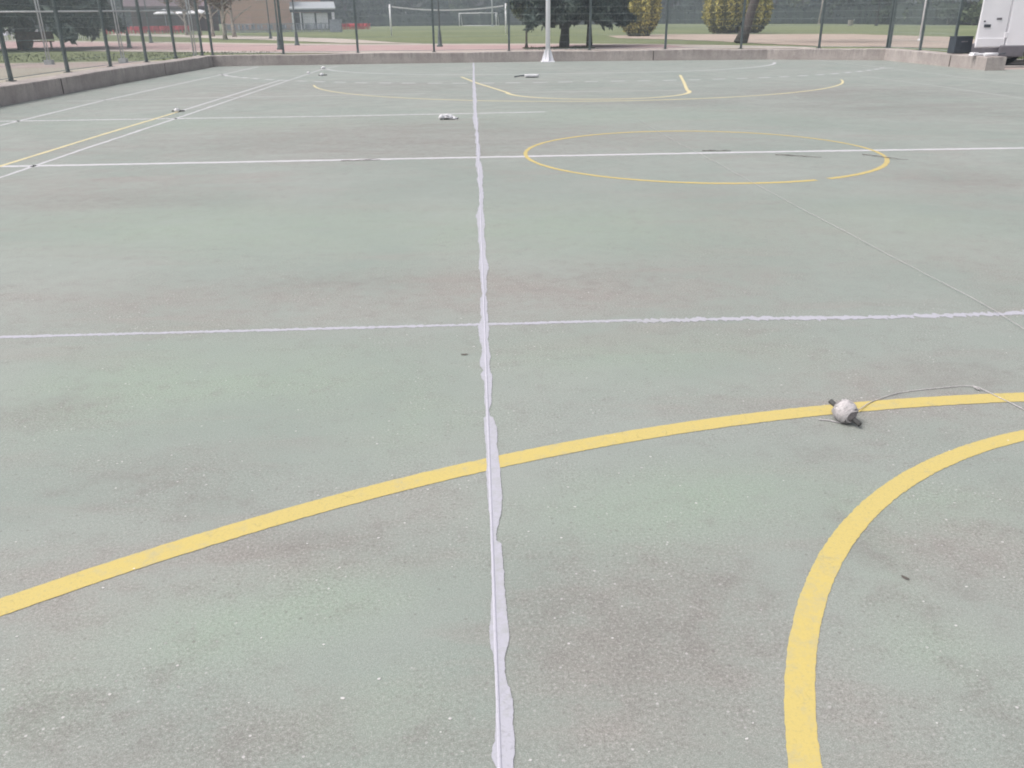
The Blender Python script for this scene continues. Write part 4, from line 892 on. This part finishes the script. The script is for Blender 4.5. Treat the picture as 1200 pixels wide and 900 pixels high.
m_.tube([p-O+lift for p in smooth(cord)], .0017, 6); m_.tube([Vector((-.478, -6.112, .011))-O, Vector((-.468, -6.135, .008))-O], .0035, 6)
tail = [(-1.075, -6.36, .02), (-1.09, -6.372, .004), (-1.11, -6.368, .003), (-1.135, -6.352, .003), (-1.165, -6.345, .003)]
m_.tube([p-O+lift*.5 for p in smooth(tail)], .0022, 6)
tail = [(-1.09, -6.35, .03), (-1.085, -6.378, .02), (-1.06, -6.38, .018), (-1.04, -6.36, .03)]
m_.tube([p-O for p in smooth(tail)], .0026, 6)
m_.build('loose_cord', M['string_grey'], sr)
# taut guide string along the court axis
m_ = MB(); pts = [(-.1, 3.2, .013)]+[(-.1+.0155*k+random.uniform(-.006, .006), 1.9-.55*k, .0125) for k in range(1, 14)]+[(.02, -6.5, .0125)]
m_.tube(smooth(pts, 3), .0011, 5)
tag(m_.build('guide_string', M['string_grey']), 'thin white string stretched straight through the yellow centre circle', 'string')
# other reels and litter
def small_reel(loc, rz, s, label):
    root = empty('string_reel', loc, rz, label, 'string reel')
    m_ = MB(); ell_noise(m_, (0, 0, .05), (.07, .055, .05), .08, sd=int(abs(loc[0])*10)); 
    for k in range(14):
        pts = []; tl_ = random.uniform(-.5, .5)
        for i in range(17):
            ph = 6.2832*i/16; th = math.pi/2+tl_*math.sin(ph); pts.append((.072*math.cos(th), .057*math.sin(th)*math.cos(ph), .05+.052*math.sin(th)*math.sin(ph)))
        m_.tube(pts, .004, 5, cap=False)
    m_.build('string_ball', M['plastic_white'], root)
    m_ = MB(); m_.tube([(-.13, 0, .035), (.2, 0, .03)], .018, 8); m_.build('stick', M['stick'], root); root.scale = (s, s, s); return root
small_reel((-7.17, 5.42, 0), .1, .6, 'small white string ball with grey stick on the left yellow side line')
small_reel((-6.4, 14.8, 0), .5, .7, 'small white string ball with dark stick inside the far left corner lines')
m_ = MB(); ell_noise(m_, (0, 0, .02), (.045, .04, .022), .15, sd=4); o = m_.build('white_lump', M['plastic_white']); o.location = (-6.99, 16.1, 0); tag(o, 'small crumpled white plastic lump on the long white line nearer the camera', 'litter')
m_ = MB(); ell_noise(m_, (0, 0, .028), (.06, .05, .03), .15, sd=5); o = m_.build('white_lump', M['plastic_white']); o.location = (-6.98, 18.6, 0); tag(o, 'white plastic lump at the far end of the long white line', 'litter')
# crumpled bag beside the joint
cb = empty('plastic_bag', (-2.78, 3.73, 0), .1, 'crumpled white plastic bag with grey end lying left of the long joint', 'bag')
m_ = MB(); ell_noise(m_, (-.1, 0, .05), (.05, .05, .055), .16, sd=1); ell_noise(m_, (0, .02, .05), (.1, .07, .055), .22, sd=2); ell_noise(m_, (.08, -.01, .03), (.09, .055, .035), .25, sd=3)
m_.build('sheet', M['plastic_white'], cb)
m_ = MB(); m_.tube([(-.075, -.02, .03), (-.06, -.05, .02), (.15, -.02, .03), (.2, .02, .02)], [.012, .016, .02, .012], 7); m_.build('stick', M['stick'], cb); cb.scale = (.8, .8, .65)
# white tool with dark handle
bt = empty('hand_brush', (-1.02, 12.95, 0), .02, 'flat white brush with thin dark handle lying before the white pole', 'brush')
m_ = MB(); m_.prism([(-.16, -.06), (-.12, -.09), (.2, -.09), (.26, -.03), (.26, .05), (.18, .09), (-.12, .08), (-.17, .04)], 'z', .03, .09); m_.build('head', M['plastic_white'], bt, bevel=.012)
m_ = MB(); m_.prism([(-.13, -.07), (.18, -.07), (.22, .0), (.16, .07), (-.11, .06)], 'z', .009, .03); m_.build('bristles', M['black'], bt)
m_ = MB(); m_.tube([(-.15, 0, .06), (-.3, .0, .05), (-.46, .0, .03)], [.02, .016, .018], 8); m_.build('handle', M['black'], bt); bt.scale = (.85, .85, .85)
# twigs on the half-way line
def twig(loc, rz, L, label):
    m_ = MB(); pts = [(0, 0, .014)]
    for k in range(1, 7): pts.append((L*k/6, random.uniform(-.02, .02), .012+random.uniform(0, .012)))
    m_.tube([(x, y, z*.5) for x, y, z in pts], [.0038-.0004*k for k in range(7)], 6)
    for k in (1, 3, 4):
        x, y, z = pts[k]; s = random.choice((-1, 1)); m_.tube([(x, y, z*.5), (x+.05, y+s*.03, z*.5+.003), (x+.1, y+s*.04, z*.5)], [.0025, .002, .001], 5)
    o = m_.build('twig', M['twig']); o.location = loc; o.rotation_euler = (0, 0, rz); return tag(o, label, 'twig')
twig((.72, -.17, 0), -.55, .46, 'dark twig lying inside the centre circle below the white line')
twig((.05, .2, 0), -.25, .3, 'short dark twig touching the white line inside the centre circle')
twig((1.6, -.25, 0), -1.0, .5, 'dark twig lying on the right rim of the yellow centre circle')
twig((-3.75, -.1, 0), .05, .4, 'dark twig lying along the white halfway line left of the joint')
def dark_speck(x, y, s, label):
    m_ = MB(); V = []; out = []
    for k in range(10):
        A = 6.2832*k/10; out.append((s*math.cos(A), s*.5*math.sin(A), .003+.001*math.cos(2*A)))
    m_.add([(0, 0, .0035)]+out, [(0, 1+k, 1+(k+1) % 10) for k in range(10)]); o = m_.build('dark_fleck', M['speck']); o.location = (x, y, 0); o.rotation_euler = (0, 0, random.uniform(0, 3)); return tag(o, label, 'leaf')
dark_speck(-2.43, -5.62, .016, 'small dark leaf lying alone left of the long joint under the cross joint')
dark_speck(-1.29, -7.26, .011, 'dark dirt spot inside the near yellow circle')  # flat oval added as a dirt spot on the slab
m_ = MB()
for k in range(420):                                   # scattered paint chips and grit
    x = random.uniform(-5.2, 1.6); y = -8.0+abs(random.gauss(0, 2.2))
    s = random.uniform(.0012, .0036)*(1.3 if random.random() < .08 else 1); A = random.uniform(0, 6.28); q = random.randint(4, 6)
    rr = [random.uniform(.6, 1.2)*s for _ in range(q)]
    V = [(x+rr[i]*math.cos(A+6.28*i/q)*1.3, y+rr[i]*math.sin(A+6.28*i/q), .0012) for i in range(q)]+[(x+rr[i]*.8*math.cos(A+6.28*i/q)*1.3, y+rr[i]*.8*math.sin(A+6.28*i/q), .0012+s*.18) for i in range(q)]
    m_.add(V, [(i, (i+1) % q, q+(i+1) % q, q+i) for i in range(q)]+[tuple(range(q, 2*q))])
tag(m_.build('grit', M['chip'], fix=False), 'scattered pale paint chips and grit on the slab', 'grit', kind='stuff')
# rough grass tufts on the verge behind the far wall and under the trees
m_ = MB(); pts = []
for k in range(5200):
    if k < 2000: x, y = random.uniform(11.6, 30), random.uniform(19, 22.5)
    elif k < 4000: x, y = random.uniform(0, 3.5), random.gauss(35.4, .8)
    else: x, y = random.uniform(-26, -12), random.uniform(27, 36)
    pts.append((x, y, .0))
leaves(m_, np.array(pts), .045, 1.2, .8)
M['grass'] = leafmat('grass_blades', (.045, .06, .025), (.09, .11, .05), (.15, .16, .085), 0.6)
tag(m_.build('grass', M['grass'], fix=False), 'rough grass tufts on the verge beyond the wall', 'grass', kind='stuff')

# ---------------------------------------------------------------- haze
HZ = True
if HZ:
    m_ = MB(); m_.box((0, 130, 11.5), (520, 330, 26)); hz = m_.build('haze', None)
    hm = bpy.data.materials.new('haze'); hm.use_nodes = True; t = hm.node_tree; t.nodes.clear()
    o_ = t.nodes.new('ShaderNodeOutputMaterial'); pvn = t.nodes.new('ShaderNodeVolumePrincipled')
    pvn.inputs['Color'].default_value = (.8, .88, 1.0, 1); pvn.inputs['Density'].default_value = 0.0011; pvn.inputs['Anisotropy'].default_value = 0.2
    t.links.new(pvn.outputs[0], o_.inputs['Volume']); hz.data.materials.append(hm); tag(hz, kind='stuff'); hz['label'] = 'thin pale haze over the whole place'; hz['category'] = 'haze'
